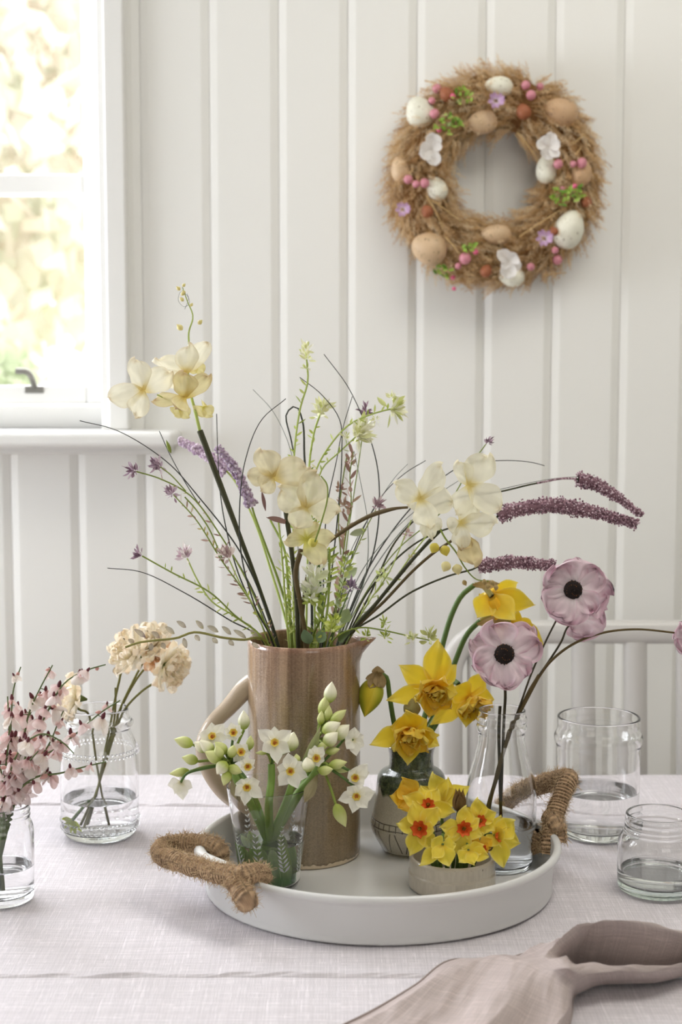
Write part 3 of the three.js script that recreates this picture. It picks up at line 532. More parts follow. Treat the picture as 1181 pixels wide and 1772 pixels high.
// flower whose petals are surveyed tip by tip: [px, py, depth offset, width px, options]
function bloom(parent, name, c, petals, mat, paintOf, o = {}) {
  const g = group(name, c, parent), dc = depth(c);
  petals.forEach(([px, py, dd, w, opt = {}], i) => {
    const tip = at(px, py, dc + dd), dir = tip.clone().sub(c), L = dir.length() * (o.long ?? 1), W = w * dc / FPX * (o.wide ?? 1);
    const face = (opt.face ? facing(...opt.face) : o.face ? facing(...o.face) : EYE.clone().sub(c)).clone();
    const pg = petal({ L, W, phase: i * 1.7, ...o.shape, ...opt });
    paint(pg, paintOf(i + px * .37)); aim(pg, c, dir, face); part('petal', pg, mat, g);
  });
  return g;
}
// petals set round an axis: layers of [count, L, W, opening in degrees, options]
function rosette(parent, name, c, axis, layers, mat, paintOf, roll = 0) {
  const g = group(name, c, parent), up = Math.abs(axis.y) > .95 ? V(1, 0, 0) : V(0, 1, 0), x = new THREE.Vector3().crossVectors(up, axis).normalize(), y = new THREE.Vector3().crossVectors(axis, x);
  let k = 0;
  for (const [n, L, W, open, opt = {}] of layers) for (let i = 0; i < n; i++) {
    const a = roll + (opt.shift ?? 0) + i / n * Math.PI * 2 + (opt.jit ? (R() - .5) * opt.jit : 0), o = (open + (opt.vary ? (R() - .5) * opt.vary : 0)) * D2R, rad = x.clone().multiplyScalar(Math.cos(a)).addScaledVector(y, Math.sin(a));
    const dir = rad.clone().multiplyScalar(Math.sin(o)).addScaledVector(axis, Math.cos(o)), face = axis.clone().multiplyScalar(Math.sin(o)).addScaledVector(rad, -Math.cos(o));
    const pg = petal({ L: L * (1 + (opt.varyL ? (R() - .5) * opt.varyL : 0)), W, phase: k * 1.9, ...opt }); paint(pg, paintOf(k++)); aim(pg, c.clone().addScaledVector(rad, opt.off ?? 0).addScaledVector(axis, opt.lift ?? 0), dir, face); part(opt.name ?? 'petal', pg, mat, g);
  }
  return g;
}
// lathe along an axis, e.g. cups, buds, seeds
function turned(profile, c, axis, seg = 20, wave) { const g = lathe(profile, seg), p = g.attributes.position; if (wave) { for (let i = 0; i < p.count; i++) { const a = Math.atan2(p.getZ(i), p.getX(i)), k = wave(a, p.getY(i)); p.setX(i, p.getX(i) * k); p.setZ(i, p.getZ(i) * k); } g.computeVertexNormals(); } return aim(g, c, axis, Math.abs(axis.z) > .9 ? V(0, 1, 0) : V(0, 0, 1)); }
const budProfile = (L, r, sharp = .5) => Array.from({ length: 13 }, (_, i) => { const t = i / 12; return [r * Math.pow(Math.sin(Math.PI * Math.pow(t, .8)), .75 + sharp * t) + (i === 0 ? .0004 : 0), L * t]; });
function leaflet(L, W, hex, o = {}) { const g = petal({ L, W, p: 1, q: .9, nu: 2, nv: 4, cup: .3, base: .1, ...o }); return tintHex(g, hex); }
// small leaves standing off a stem
function leavesAlong(pts, n, L, W, hexes, from = 0, to = 1, spread = 55, o = {}) {
  const c = new THREE.CatmullRomCurve3(pts, false, 'centripetal'), list = [];
  for (let i = 0; i < n; i++) { const t = from + (to - from) * (i + R() * .6) / n, p = c.getPointAt(Math.min(1, t)), tan = c.getTangentAt(Math.min(1, t)), side = V(R() - .5, R() - .5, (R() - .5) * .6); side.addScaledVector(tan, -side.dot(tan)).normalize(); const a = (spread + (R() - .5) * 30) * D2R, d = tan.clone().multiplyScalar(Math.cos(a)).addScaledVector(side, Math.sin(a)); list.push(aim(leaflet(L * rr(.6, 1.2), W * rr(.7, 1.1), hexes[Math.floor(R() * hexes.length)], o), p, d, V(R() - .5, R() - .5, R()))); }
  return merge(list);
}
// a tuft of tiny florets at a tip
function tuft(p, dir, size, n, hexes, o = {}) {
  const list = []; for (let i = 0; i < n; i++) { const d = dir.clone().multiplyScalar(o.along ?? .7).add(V(R() - .5, R() - .5, R() - .5).multiplyScalar(1.7)).normalize(), s = p.clone().addScaledVector(d, size * .25 * R()).addScaledVector(dir, size * (R() - .2) * (o.stretch ?? .4)); list.push(aim(leaflet(size * rr(.35, .65), size * rr(.14, .24), hexes[Math.floor(R() * hexes.length)]), s, d, V(R() - .5, R() - .5, R() - .5))); }
  return merge(list);
}
const stuff = (m) => { m.userData.kind = 'stuff'; return m; };

// ---------------------------------------------------------------- the bouquet in the jug
const MOUTH = V(JUG.x, JUG.y + JUG.h, JUG.z), dM = depth(MOUTH);
const J = (list) => list.map(([px, py, o = 0]) => at(px, py, dM + o));
// a stem that stands in the jug: the first surveyed point lies in the mouth, the foot on the opposite side below
function jugPath(list) { const p = J(list), m = p[0].clone().sub(MOUTH); m.y = 0; const lim = JUG.r - .012; if (m.length() > lim) { m.setLength(lim); p[0].x = MOUTH.x + m.x; p[0].z = MOUTH.z + m.z; } const k = V(JUG.x - m.x * .45, JUG.y + .018 + .02 * R(), JUG.z - m.z * .45); return [k, p[0].clone().lerp(k, .3).setY(p[0].y - .06), ...p]; }
function jugThing(name, label, cat, path, grp) { return thing(name, label, cat, path[0], grp); }
const creamPaint = (s) => petalPaint('#ead584', '#fbf6e0', '#e0cca8', .13, s, .30, .84);
const creamPaintPale = (s) => petalPaint('#eedc88', '#fcf8e2', '#f2e6c2', .10, s, .30, .86);
const CR = { p: 1.35, q: .5, cup: .22, ruffle: .07, base: .2, crinkle: .11, nu: 12, nv: 14 };
const yellowBud = (parent, px, py, o, dir, L = .010, r = .004) => part('bud', tintHex(turned(budProfile(L, r), J([[px, py, o]])[0], dir, 10), '#eadf86'), leafMat, parent);
{ // left stem
  const path = jugPath([[478, 1106, -.01], [446, 1010, -.02], [412, 920, -.03], [378, 830, -.03], [346, 745, -.03]]), t = jugThing('cream_flower_stem', 'tall cream blossom stem leaning towards the window, highest flower in the jug', 'flower', path);
  part('stem', tube(path, (u) => .0021 + .0012 * smooth(.55, .95, u), 60, 8), stemDark, t);
  const up = J([[346, 745, -.03], [338, 712, -.03], [326, 660, -.025], [328, 610, -.02], [327, 575, -.02], [334, 548, -.02], [324, 520, -.02], [316, 497, -.02]]);
  part('tip_stem', tube(up, [.0020, .0005], 40, 6), stemPale, t);
  part('tip_buds', merge([[[316, 571], -1, .009], [[343, 561], 1, .007], [[329, 530], 1, .005], [[318, 521], -1, .006], [[314, 511], 1, .006], [[321, 508], -1, .005], [[312, 502], -1, .006], [[316, 496], 1, .005]].map(([[x, y], s, L]) => tintHex(turned(budProfile(L, L * .36), J([[x, y, -.02]])[0], V(s * .7, .7, .2), 8), '#e9dd9a'))), leafMat, t).userData.kind = 'stuff';
  part('tendril', tube(J([[320, 535, -.02], [326, 515, -.022], [313, 505, -.018], [309, 520, -.015], [320, 531, -.02], [328, 524, -.02], [324, 508, -.02]]), .00022, 40, 4), bladePale, t);
  const S = { shape: CR };
  bloom(t, 'blossom', J([[248, 676, -.05]])[0], [[234, 619, -.004, 40], [296, 643, .012, 48], [190, 687, -.008, 44], [232, 726, -.010, 40, { bend: .5, ruffle: .09 }]], creamMat, creamPaint, S);
  bloom(t, 'blossom', J([[322, 645, -.03]])[0], [[268, 622, .01, 44, { face: [-10, 60] }], [326, 596, -.012, 42], [364, 588, .012, 34, { ruffle: .1, bend: -.5 }], [284, 662, .012, 34]], creamMat, creamPaint, S);
  bloom(t, 'blossom', J([[320, 688, -.045]])[0], [[318, 642, -.006, 44, {}], [363, 648, .01, 34, { ruffle: .12 }], [297, 715, -.016, 36, { bend: .8, ruffle: .1 }], [264, 694, .004, 26, { ruffle: .1 }]], creamMat, (s) => petalPaint('#dcc25c', '#f2e6b4', '#caa880', .16, s, .4, .78), S);
  for (const [x, y, d, w] of [[316, 716, -.05, 26], [356, 714, -.03, 28], [342, 640, -.02, 24]]) bloom(t, 'blossom', J([[x - 4, y - 10, d]])[0], [[x - 14, y + 4, 0, w], [x + 12, y + 5, 0, w * .9], [x, y - 14, .004, w * .8]], creamMat, (s) => petalPaint('#d9cf5a', '#f0e6ac', '#e8dc9a', .08, s), S);
  part('twig', tube(J([[272, 683, -.045], [300, 696, -.035], [328, 708, -.03]]), .0008, 12, 5), stemPale, t);
}
{ // middle cluster
  const path = jugPath([[516, 1112, -.035], [514, 1050, -.045], [508, 980, -.05], [500, 920, -.05], [494, 880, -.05]]), t = jugThing('cream_flower_stem', 'cream blossom stem standing upright at the middle of the jug', 'flower', path);
  part('stem', tube(path, [.0018, .0026], 50, 8), stemDark, t);
  const p2 = jugPath([[530, 1112, -.04], [519, 1040, -.05], [512, 990, -.055], [522, 950, -.055]]); part('stem', tube(p2, [.0018, .0028], 40, 8), stemBrown, t);
  const S = { shape: { ...CR, cup: .18 } };
  bloom(t, 'blossom', J([[473, 826, -.075]])[0], [[452, 776, -.002, 46, {}], [534, 808, .004, 56, {}], [430, 822, .002, 34, {}], [452, 848, -.004, 38, {}]], creamMat, (s) => petalPaint('#dcc268', '#f3e9c6', '#d8c29c', .20, s, .40, .84), S);
  bloom(t, 'blossom', J([[528, 878, -.068]])[0], [[549, 816, -.006, 54, {}], [484, 845, -.004, 58, { ruffle: .07 }], [512, 912, -.006, 46], [588, 886, .006, 46]], creamMat, (s) => petalPaint('#e0ca78', '#f6efd0', '#c9b286', .14, s, .3, .88), S);
  bloom(t, 'blossom', J([[530, 934, -.066]])[0], [[492, 936, -.004, 26, { ruffle: .08 }], [508, 916, .004, 26], [548, 905, .004, 30], [578, 930, .004, 34], [560, 978, -.010, 40, { q: .4, bend: .3 }]], creamMat, (s) => petalPaint('#d9d45a', '#f0e8b8', '#dcc79a', .12, s, .5), S);
  part('bud', tintHex(turned(budProfile(.012, .005), J([[534, 942, -.075]])[0], V(.8, .35, .3), 12), '#d8cf5e'), leafMat, t);
  part('twig', tube(J([[545, 938, -.08], [556, 905, -.085], [567, 862, -.085], [566, 838, -.085], [556, 824, -.08]]), [.0010, .0008], 24, 6), stemGreen, t);
  part('dry_sepal', aim(tintHex(petal({ L: .034, W: .006, p: 1, q: .8, bend: .9 }), '#8a6a62'), J([[506, 907, -.05]])[0], V(-1, .35, .1)), leafMat, t);
  part('dry_sepal', aim(tintHex(petal({ L: .022, W: .004, p: 1, q: .8 }), '#7c5c58'), J([[460, 884, -.05]])[0], V(-.18, 1, .1)), leafMat, t);
}
{ // bent stem with one open flower
  const path = jugPath([[522, 1106, -.02], [526, 1040, -.03], [536, 985, -.03], [556, 950, -.03], [590, 922, -.035], [640, 893, -.045], [684, 880, -.06], [706, 878, -.065]]), t = jugThing('cream_flower_stem', 'cream four-petalled blossom on a bent brown stem right of the middle cluster', 'flower', path);
  part('stem', tube(path, (u) => .0022 + .0008 * Math.exp(-Math.pow((u - .93) / .04, 2)) - .0009 * smooth(.85, 1, u), 70, 8), stemBrown, t);
  bloom(t, 'blossom', J([[727, 864, -.08]])[0], [[766, 803, -.002, 42, { ruffle: .06 }], [684, 838, -.004, 44], [782, 870, .002, 48], [744, 916, -.012, 44, { bend: .25 }], [706, 872, .006, 30]], creamMat, creamPaintPale, { shape: CR });
  bloom(t, 'blossom', J([[742, 900, -.07]])[0], [[732, 928, 0, 18], [750, 932, -.004, 20], [764, 912, 0, 24]], creamMat, creamPaintPale, { shape: CR });
}
{ // right cluster
  const path = jugPath([[612, 1100, -.01], [650, 1046, -.02], [700, 985, -.035], [740, 940, -.05], [764, 916, -.055]]), t = jugThing('cream_flower_stem', 'cream blossom cluster on a dark stem leaning out over the spout', 'flower', path);
  part('stem', tube(path, (u) => .0026 - .0006 * u + .0006 * Math.sin(u * 40) * .3, 60, 8), stemDark, t);
  part('stem', tube(jugPath([[620, 1102, -.005], [668, 1038, -.015], [715, 988, -.025], [752, 956, -.03], [782, 936, -.035]]), [.0022, .0016], 50, 7), stemBrown, t);
  const S = { shape: CR };
  bloom(t, 'blossom', J([[812, 840, -.07]])[0], [[794, 797, -.002, 34], [846, 786, .002, 56], [866, 880, -.008, 52, { bend: .2 }], [790, 888, -.006, 40]], creamMat, creamPaintPale, S);
  bloom(t, 'blossom', J([[797, 905, -.062]])[0], [[860, 906, .002, 44], [822, 870, .006, 40], [776, 912, .002, 34], [800, 950, -.004, 34, { ruffle: .08 }]], creamMat, creamPaintPale, S);
  bloom(t, 'blossom', J([[808, 928, -.058]])[0], [[822, 982, -.01, 42, { ruffle: .12, bend: .3 }], [800, 952, -.008, 30]], creamMat, (s) => petalPaint('#d9bf66', '#ecdcaa', '#c9a97a', .16, s), S);
  part('twig', tube(J([[758, 906, -.06], [770, 930, -.065], [790, 956, -.065], [805, 982, -.062], [824, 1002, -.06], [846, 1006, -.058]]), [.0011, .0006], 30, 5), stemGreen, t);
  for (const [x, y, sx] of [[756, 948, -.5], [768, 952, .3], [776, 980, -.5], [790, 984, .2]]) part('bud', tintHex(turned(budProfile(.012, .0055, .2), J([[x, y - 8, -.064]])[0], V(sx, -1, .3), 12), x < 770 ? '#dccb4e' : '#eadfa4'), leafMat, t);
  part('tip_buds', merge([[838, 1002], [846, 1010], [852, 1004], [802, 1004], [860, 1012]].map(([x, y]) => tintHex(turned(budProfile(.007, .0026), J([[x, y, -.058]])[0], V(R() - .4, -.6, .2), 8), '#b39a5e'))), leafMat, t).userData.kind = 'stuff';
}
// amaranth tails of crowded purple beads
const bead = new THREE.IcosahedronGeometry(1, 0);
function tail(name, label, cat, path, tailPts, rad, n, hexes, stemMat, beadR = .0011, sr = [.0013, .0010]) {
  const t = jugThing(name, label, cat, path), c = new THREE.CatmullRomCurve3(tailPts, false, 'centripetal'), list = [];
  part('stem', tube([...path, ...tailPts], sr, 90, 6), stemMat, t);
  for (let i = 0; i < n; i++) {
    const u = R(), p = c.getPointAt(u), tan = c.getTangentAt(u), d = V(R() - .5, R() - .5, R() - .5); d.addScaledVector(tan, -d.dot(tan)).normalize();
    const lump = 1 + .22 * noise(u * 16, i % 3, n), k = rad(u) * lump * Math.sqrt(.25 + .75 * R()), s = beadR * rr(.6, 1.25), g = bead.clone().scale(s, s, s).translate(p.x + d.x * k, p.y + d.y * k, p.z + d.z * k);
    list.push(tintHex(g, hexes[Math.floor(R() * hexes.length)]));
  }
  const k0 = rad(.02) < .002 ? .36 : 0, coreN = 60, core = tube(Array.from({ length: 24 }, (_, i) => c.getPointAt(k0 + (1 - k0) * i / 23)), (u) => Math.max(.0006, rad(k0 + (1 - k0) * u) * .74 * Math.sqrt(Math.min(1, (1 - u) * 12 + .05))), coreN, 8); list.push(tintHex(core, hexes[0]));
  stuff(part('beads', merge(list), std({ vertexColors: true, roughness: .75 }), t)); return t;
}
const plum = ['#8a6872', '#a98692', '#c4a8b2', '#6f505b', '#d6c0c8', '#987682'];
tail('amaranth_stem', 'topmost of the three drooping purple amaranth tails beside the cream cluster', 'flower', jugPath([[606, 1098, .01], [640, 1030, .02], [690, 930, .03], [760, 872, .03], [870, 850, .03]]), J([[930, 836, .03], [980, 828, .03], [1022, 834, .03], [1064, 857, .03], [1112, 892, .03]]), (u) => u < .34 ? .0001 : .0086 - .0046 * smooth(.4, 1, u), 1500, plum, stemDark);
tail('amaranth_stem', 'longest purple amaranth tail arching level with the cream cluster', 'flower', jugPath([[600, 1100, 0], [640, 1020, .01], [720, 940, .01], [800, 908, .01], [858, 902, 0]]), J([[862, 892, 0], [900, 880, 0], [955, 874, 0], [1000, 880, 0], [1050, 892, 0], [1104, 908, 0]]), (u) => .0092 - .0032 * smooth(.3, 1, u) + .002 * Math.exp(-Math.pow((u - .55) / .12, 2)), 2400, plum, stemDark);
tail('amaranth_stem', 'short purple amaranth tail lying just above the nodding daffodil', 'flower', jugPath([[616, 1104, -.02], [660, 1062, -.03], [710, 1026, -.03], [776, 997, -.02], [822, 984, -.02]]), J([[828, 980, -.02], [880, 973, -.02], [920, 975, -.02], [962, 980, -.02]]), (u) => .0078 - .0014 * u, 1500, plum, stemDark);
// lavender
const lav = ['#bcaabf', '#a995ac', '#d2c4d4', '#95809a', '#a38ba2'];
tail('lavender_stem', 'pale mauve lavender spike behind the tall cream stem', 'flower', jugPath([[500, 1096, .03], [470, 990, .05], [440, 900, .06], [405, 830, .07]]), J([[392, 815, .07], [365, 792, .07], [338, 776, .075], [310, 762, .08]]), (u) => .0072 * (1 - .45 * u), 620, ['#d0bcd0', '#c2aac2', '#e0d0e0', '#b49cb4'], stemPale, .0019, [.0018, .0010]);
tail('lavender_stem', 'darker purple lavender spike left of the middle blossoms', 'flower', jugPath([[508, 1096, .03], [484, 1010, .03], [462, 950, .03], [440, 890, .03]]), J([[436, 876, .03], [424, 846, .03], [404, 808, .03], [376, 774, .03]]), (u) => .0066 * (1 - .4 * u), 620, lav, stemGreen, .0018, [.0022, .0010]);
// dark wiry grass blades
const blades = [
  ['thin dark grass blade reaching furthest towards the window sill', [[478, 1104, -.02], [420, 962, -.03], [340, 855, -.03], [290, 800, -.03], [205, 746, -.03], [138, 728, -.03]], 0],
  ['thin dark grass blade bowing low at the left above the peach flowers', [[452, 1106, -.02], [396, 1072, -.04], [320, 1026, -.06], [245, 990, -.07], [186, 983, -.07]], 0],
  ['straight upright grass blade with a blunt tip beside the tall cream stem', [[462, 1102, -.02], [412, 990, -.03], [385, 880, -.03], [378, 800, -.03], [375, 716, -.03]], 0],
  ['long grass blade curving up and over left of the middle blossoms', [[470, 1106, -.03], [442, 1050, -.06], [418, 960, -.07], [415, 880, -.07], [424, 800, -.07], [452, 728, -.07], [495, 690, -.07]], 0],
  ['faint grass blade leaning behind the folded grass loop', [[520, 1096, .03], [514, 900, .07], [506, 790, .08], [474, 714, .09], [438, 674, .1]], 1],
  ['grass blade folded into a loop above the middle blossoms', [[540, 1096, .02], [534, 900, .03], [527, 790, .03], [524, 730, .03], [512, 703, .03], [496, 716, .03], [504, 760, .03], [512, 800, .035]], 0],
  ['short dark grass blade arching over the tip of the tallest pale sprig', [[560, 1100, 0], [584, 900, 0], [592, 780, 0], [588, 726, 0], [556, 682, 0], [519, 653, 0]], 0],
  ['highest grass blade rising to the right of the tallest pale sprig', [[590, 1100, .02], [648, 950, .02], [656, 830, .02], [640, 756, .02], [604, 672, .02], [561, 613, .02]], 0],
  ['slim grass blade crossing behind the arching pale sprig', [[556, 1098, .03], [566, 880, .03], [582, 800, .03], [594, 740, .03], [610, 686, .03]], 0],
  ['grass blade bending right beside the reddish leaf sprig', [[596, 1098, .01], [634, 990, .02], [636, 900, .02], [626, 842, .02], [613, 780, .02]], 1],
  ['dark grass blade slanting up behind the bent brown stem', [[576, 1100, .02], [612, 956, .04], [660, 860, .05], [700, 820, .05], [737, 797, .05]], 0],
  ['short grass blade beside the slanting dark blade left of the cream flower', [[570, 1100, .02], [605, 960, .04], [656, 868, .05], [684, 826, .05], [706, 803, .05]], 1],
  ['dark grass blade passing behind the right cream cluster to a forked tip', [[590, 1100, .02], [640, 980, .05], [720, 870, .06], [800, 806, .06], [868, 797, .06], [920, 800, .06], [943, 806, .06]], 0],
  ['faint grass blade following the stem of the topmost amaranth tail', [[600, 1100, .03], [650, 980, .06], [740, 880, .06], [870, 846, .06], [960, 828, .06], [1018, 824, .06]], 1],
  ['grass blade slanting low behind the bent brown stem', [[586, 1104, .02], [620, 1000, .04], [680, 920, .05], [740, 868, .05], [800, 828, .05]], 1],
  ['dark grass blade running beside the tall cream stem', [[470, 1100, .01], [432, 1010, 0], [384, 930, 0], [330, 850, 0], [296, 790, 0], [276, 746, 0]], 0],
];
for (const [label, list, pale] of blades) { const p = jugPath(list), t = jugThing('grass_blade', label, 'grass blade', p, 'wiry grass blades in the jug'); part('blade', tube(p, (u) => (pale ? .0006 : .00085) * (1.05 - .5 * smooth(.5, 1, u)) * (label.startsWith('grass blade folded') ? 1.9 : 1), 80, 5), pale ? bladePale : bladeMat, t); }
part('bud', tintHex(turned(budProfile(.016, .0022), J([[296, 784, 0]])[0], V(-.35, 1, 0), 8), '#8c9a3c'), leafMat, scene.children[scene.children.length - 1]);
// sprigs: stem, leaflets, a tuft at the tip
function sprig(label, list, o = {}) {
  const p = jugPath(list), t = jugThing(o.name ?? 'filler_sprig', label, 'sprig', p), tip = p[p.length - 1], dir = tip.clone().sub(p[p.length - 2]).normalize();
  part('stem', tube(p, o.rad ?? [.0011, .0007], 60, 6), o.mat ?? stemPale, t);
  if (o.leaves) { const [n, L, W, hex, a = .5, b = .98, sp = 55] = o.leaves; if (o.each) for (let i = 0; i < n; i++) part('leaf', leavesAlong(p, 1, L, W, hex, a + (b - a) * i / n, a + (b - a) * (i + 1) / n, sp), leafMat, t); else stuff(part('leaves', leavesAlong(p, n, L, W, hex, a, b, sp), leafMat, t)); }
  if (o.tip) { const [size, n, hex, st = .4] = o.tip; stuff(part('florets', tuft(tip, dir, size, n, hex, { stretch: st }), leafMat, t)); }
  for (const [x, y, d, size, n, hex] of o.tufts ?? []) stuff(part('florets', tuft(J([[x, y, d]])[0], V(0, .6, .2), size, n, hex, { stretch: .5 }), leafMat, t));
  for (const b of o.branch ?? []) { const q = J(b[0]); part('branch', tube(q, b[1] ?? .0006, 20, 5), o.mat ?? stemPale, t); if (b[2]) stuff(part('florets', tuft(q[q.length - 1], q[q.length - 1].clone().sub(q[q.length - 2]).normalize(), b[2], b[3], b[4]), leafMat, t)); }
  return t;
}
const green = ['#b5c257', '#9aab45', '#c9d27c'], paleF = ['#f2f0d2', '#e6e6b4', '#fbfae8', '#d5da94'], mauve = ['#a88c9c', '#8d6f80', '#c2aab8', '#7d6070', '#cfbcc6'], rosy = ['#b08c7e', '#97756a', '#c4a596', '#a58a72'];
sprig('tallest pale green sprig with a white floret tip above the middle blossoms', [[510, 1106, 0], [508, 900, 0], [510, 780, 0], [520, 706, 0], [533, 660, 0], [531, 622, 0]], { rad: [.0014, .0011], leaves: [26, .011, .0028, green, .62, .95], tip: [.018, 34, paleF, .9], tufts: [[531, 640, 0, .010, 14, paleF]] });
sprig('pale floret sprig just right of the tallest pale sprig', [[530, 1106, .01], [534, 900, .01], [536, 800, .01], [545, 744, .01], [554, 718, .01]], { rad: [.0014, .0011], leaves: [18, .010, .0026, green, .7, .98], tip: [.022, 44, paleF, .6] });
sprig('arching pale sprig bending over to the right with nodding florets', [[545, 1106, .005], [540, 900, .01], [546, 818, 0], [572, 770, 0], [606, 734, 0], [652, 714, 0], [676, 708, 0]], { rad: [.0015, .0010], leaves: [26, .009, .0026, [...green, '#e8e6b8'], .62, 1], tip: [.026, 46, paleF, .2], tufts: [[651, 730, 0, .012, 12, paleF], [678, 692, 0, .014, 18, paleF], [600, 760, 0, .012, 12, paleF]] });
sprig('lower arching pale sprig with a large floret head', [[552, 1106, .01], [548, 900, .01], [556, 815, .005], [588, 782, .005], [616, 756, .005]], { rad: [.0013, .0009], leaves: [24, .010, .0028, green, .62, 1], tip: [.030, 60, paleF, .3] });
sprig('purple-tipped sprig highest of those arching to the left', [[468, 1104, -.02], [430, 1010, -.03], [384, 930, -.04], [330, 858, -.05], [276, 828, -.05], [236, 816, -.05]], { name: 'purple_tipped_sprig', rad: [.0011, .0008], mat: stemGreen, leaves: [14, .008, .0018, [...rosy, '#a9a852'], .55, .95], tip: [.017, 34, mauve, .3], branch: [[[[322, 850, -.05], [296, 822, -.05], [278, 808, -.05]], .0007, .018, 36, mauve]] });
sprig('purple-tipped sprig running just below the highest left one', [[472, 1104, -.03], [420, 1020, -.05], [384, 970, -.06], [340, 900, -.06], [300, 856, -.06]], { name: 'purple_tipped_sprig', rad: [.0012, .0007], mat: stemGreen, leaves: [40, .010, .0024, [...rosy, '#b3a45a', '#c8b8a0'], .5, .98], tip: [.016, 30, mauve, .2], branch: [[[[384, 965, -.06], [362, 915, -.06], [338, 880, -.06], [320, 860, -.06]], .0008]] });
sprig('purple-tipped sprig lowest of those reaching left above the bowed grass', [[440, 1106, -.03], [408, 1066, -.05], [362, 1024, -.07], [300, 992, -.08], [246, 962, -.08]], { name: 'purple_tipped_sprig', rad: [.0011, .0008], mat: stemGreen, leaves: [20, .009, .0018, green, .5, .95], tip: [.016, 26, mauve, .2] });
sprig('white-tipped sprig rising between the left purple-tipped sprigs', [[444, 1108, -.03], [402, 1064, -.05], [366, 1040, -.06], [342, 1004, -.06], [324, 966, -.06]], { rad: [.0011, .0008], mat: stemPale, leaves: [22, .009, .0018, green, .5, .92], tip: [.019, 40, ['#f0e6e4', '#d9c6cc', '#c8aeb8', '#faf4f0']] });
sprig('pinkish white floret sprig closest to the dark cream stem', [[462, 1106, -.03], [438, 1046, -.05], [414, 1006, -.06], [396, 966, -.06]], { rad: [.0009, .0007], mat: stemPale, leaves: [10, .008, .0018, green, .5, .95], tip: [.020, 42, ['#efe2dc', '#cdb6b6', '#b59a9a', '#f8f0e8']] });
sprig('reddish leafy sprig standing right of the middle blossoms', [[575, 1104, .02], [588, 1010, .03], [598, 930, .03], [608, 870, .03], [606, 820, .03], [612, 782, .03]], { rad: [.0014, .0007], mat: stemGreen, leaves: [36, .014, .0052, rosy, .55, 1, 40], each: true, branch: [[[[590, 960, .03], [586, 900, .035], [592, 840, .035], [600, 792, .035]], .0008]], tufts: [[588, 850, .03, .016, 14, rosy], [606, 800, .03, .014, 14, rosy], [594, 878, .03, .016, 14, rosy]] });
sprig('thin sprig with a small mauve tip right of the reddish sprig', [[566, 1104, .01], [594, 1010, .01], [626, 930, .01], [652, 880, .01]], { name: 'purple_tipped_sprig', rad: [.0009, .0007], mat: stemGreen, leaves: [16, .008, .002, [...green, '#d9d2b4'], .5, .95], tip: [.017, 28, ['#b59aa0', '#9a7a84', '#d4c0c0']] });
sprig('short sprig with a mauve bud low near the jug mouth', [[572, 1104, -.02], [590, 1060, -.03], [606, 1020, -.03]], { name: 'purple_tipped_sprig', rad: [.0010, .0008], mat: stemDeep, leaves: [10, .010, .0026, green, .5, .9], tip: [.017, 26, ['#9c849c', '#7f6a82', '#b9a6b6']] });
sprig('thin sprig with a purple bud showing behind the arching pale sprig', [[580, 1100, .04], [606, 900, .05], [624, 780, .05], [632, 718, .05]], { name: 'purple_tipped_sprig', rad: [.0008, .0006], mat: stemGreen, tip: [.016, 26, mauve] });
sprig('purple-tipped sprig peeping above the right cream cluster', [[600, 1100, .03], [680, 960, .04], [770, 880, .03], [820, 798, .03], [842, 768, .03]], { name: 'purple_tipped_sprig', rad: [.0009, .0007], mat: stemGreen, tip: [.012, 22, mauve], tufts: [[818, 796, .03, .008, 8, ['#a06a6a', '#8a5a62']]] });
sprig('green grassy sprig climbing right beside the dark crossing stems', [[604, 1102, 0], [640, 1040, 0], [674, 990, 0], [700, 930, 0], [712, 900, 0]], { rad: [.0011, .0007], mat: stemPale, leaves: [34, .012, .0020, ['#c4cf7c', '#d6dc9c', '#b3bf62'], .5, .8, 25], tufts: [[705, 926, 0, .012, 14, ['#b8949a', '#d2b4ae']], [664, 1000, 0, .018, 18, ['#cdd88a', '#dfe6ac']]] });
sprig('second grassy sprig running under the right cream cluster', [[606, 1104, -.01], [668, 1024, -.01], [716, 956, -.01], [740, 926, -.01]], { rad: [.0011, .0008], mat: stemPale, leaves: [14, .009, .002, green, .6, .95], tufts: [[718, 964, -.01, .012, 10, ['#d8d0b0', '#c4b48a']]] });
sprig('thin green vine trailing right from the jug spout', [[574, 1112, -.03], [596, 1094, -.035], [626, 1086, -.04], [660, 1090, -.05], [706, 1100, -.055], [744, 1108, -.06]], { name: 'trailing_vine', rad: [.0013, .0007], mat: stemGreen, leaves: [10, .010, .0030, green, .4, .95], tufts: [[666, 1082, -.05, .014, 14, green], [668, 1106, -.05, .014, 14, green], [712, 1110, -.055, .016, 18, paleF], [742, 1108, -.06, .020, 24, ['#d6d8a6', '#b9bb72']], [634, 1104, -.04, .014, 14, green]] });
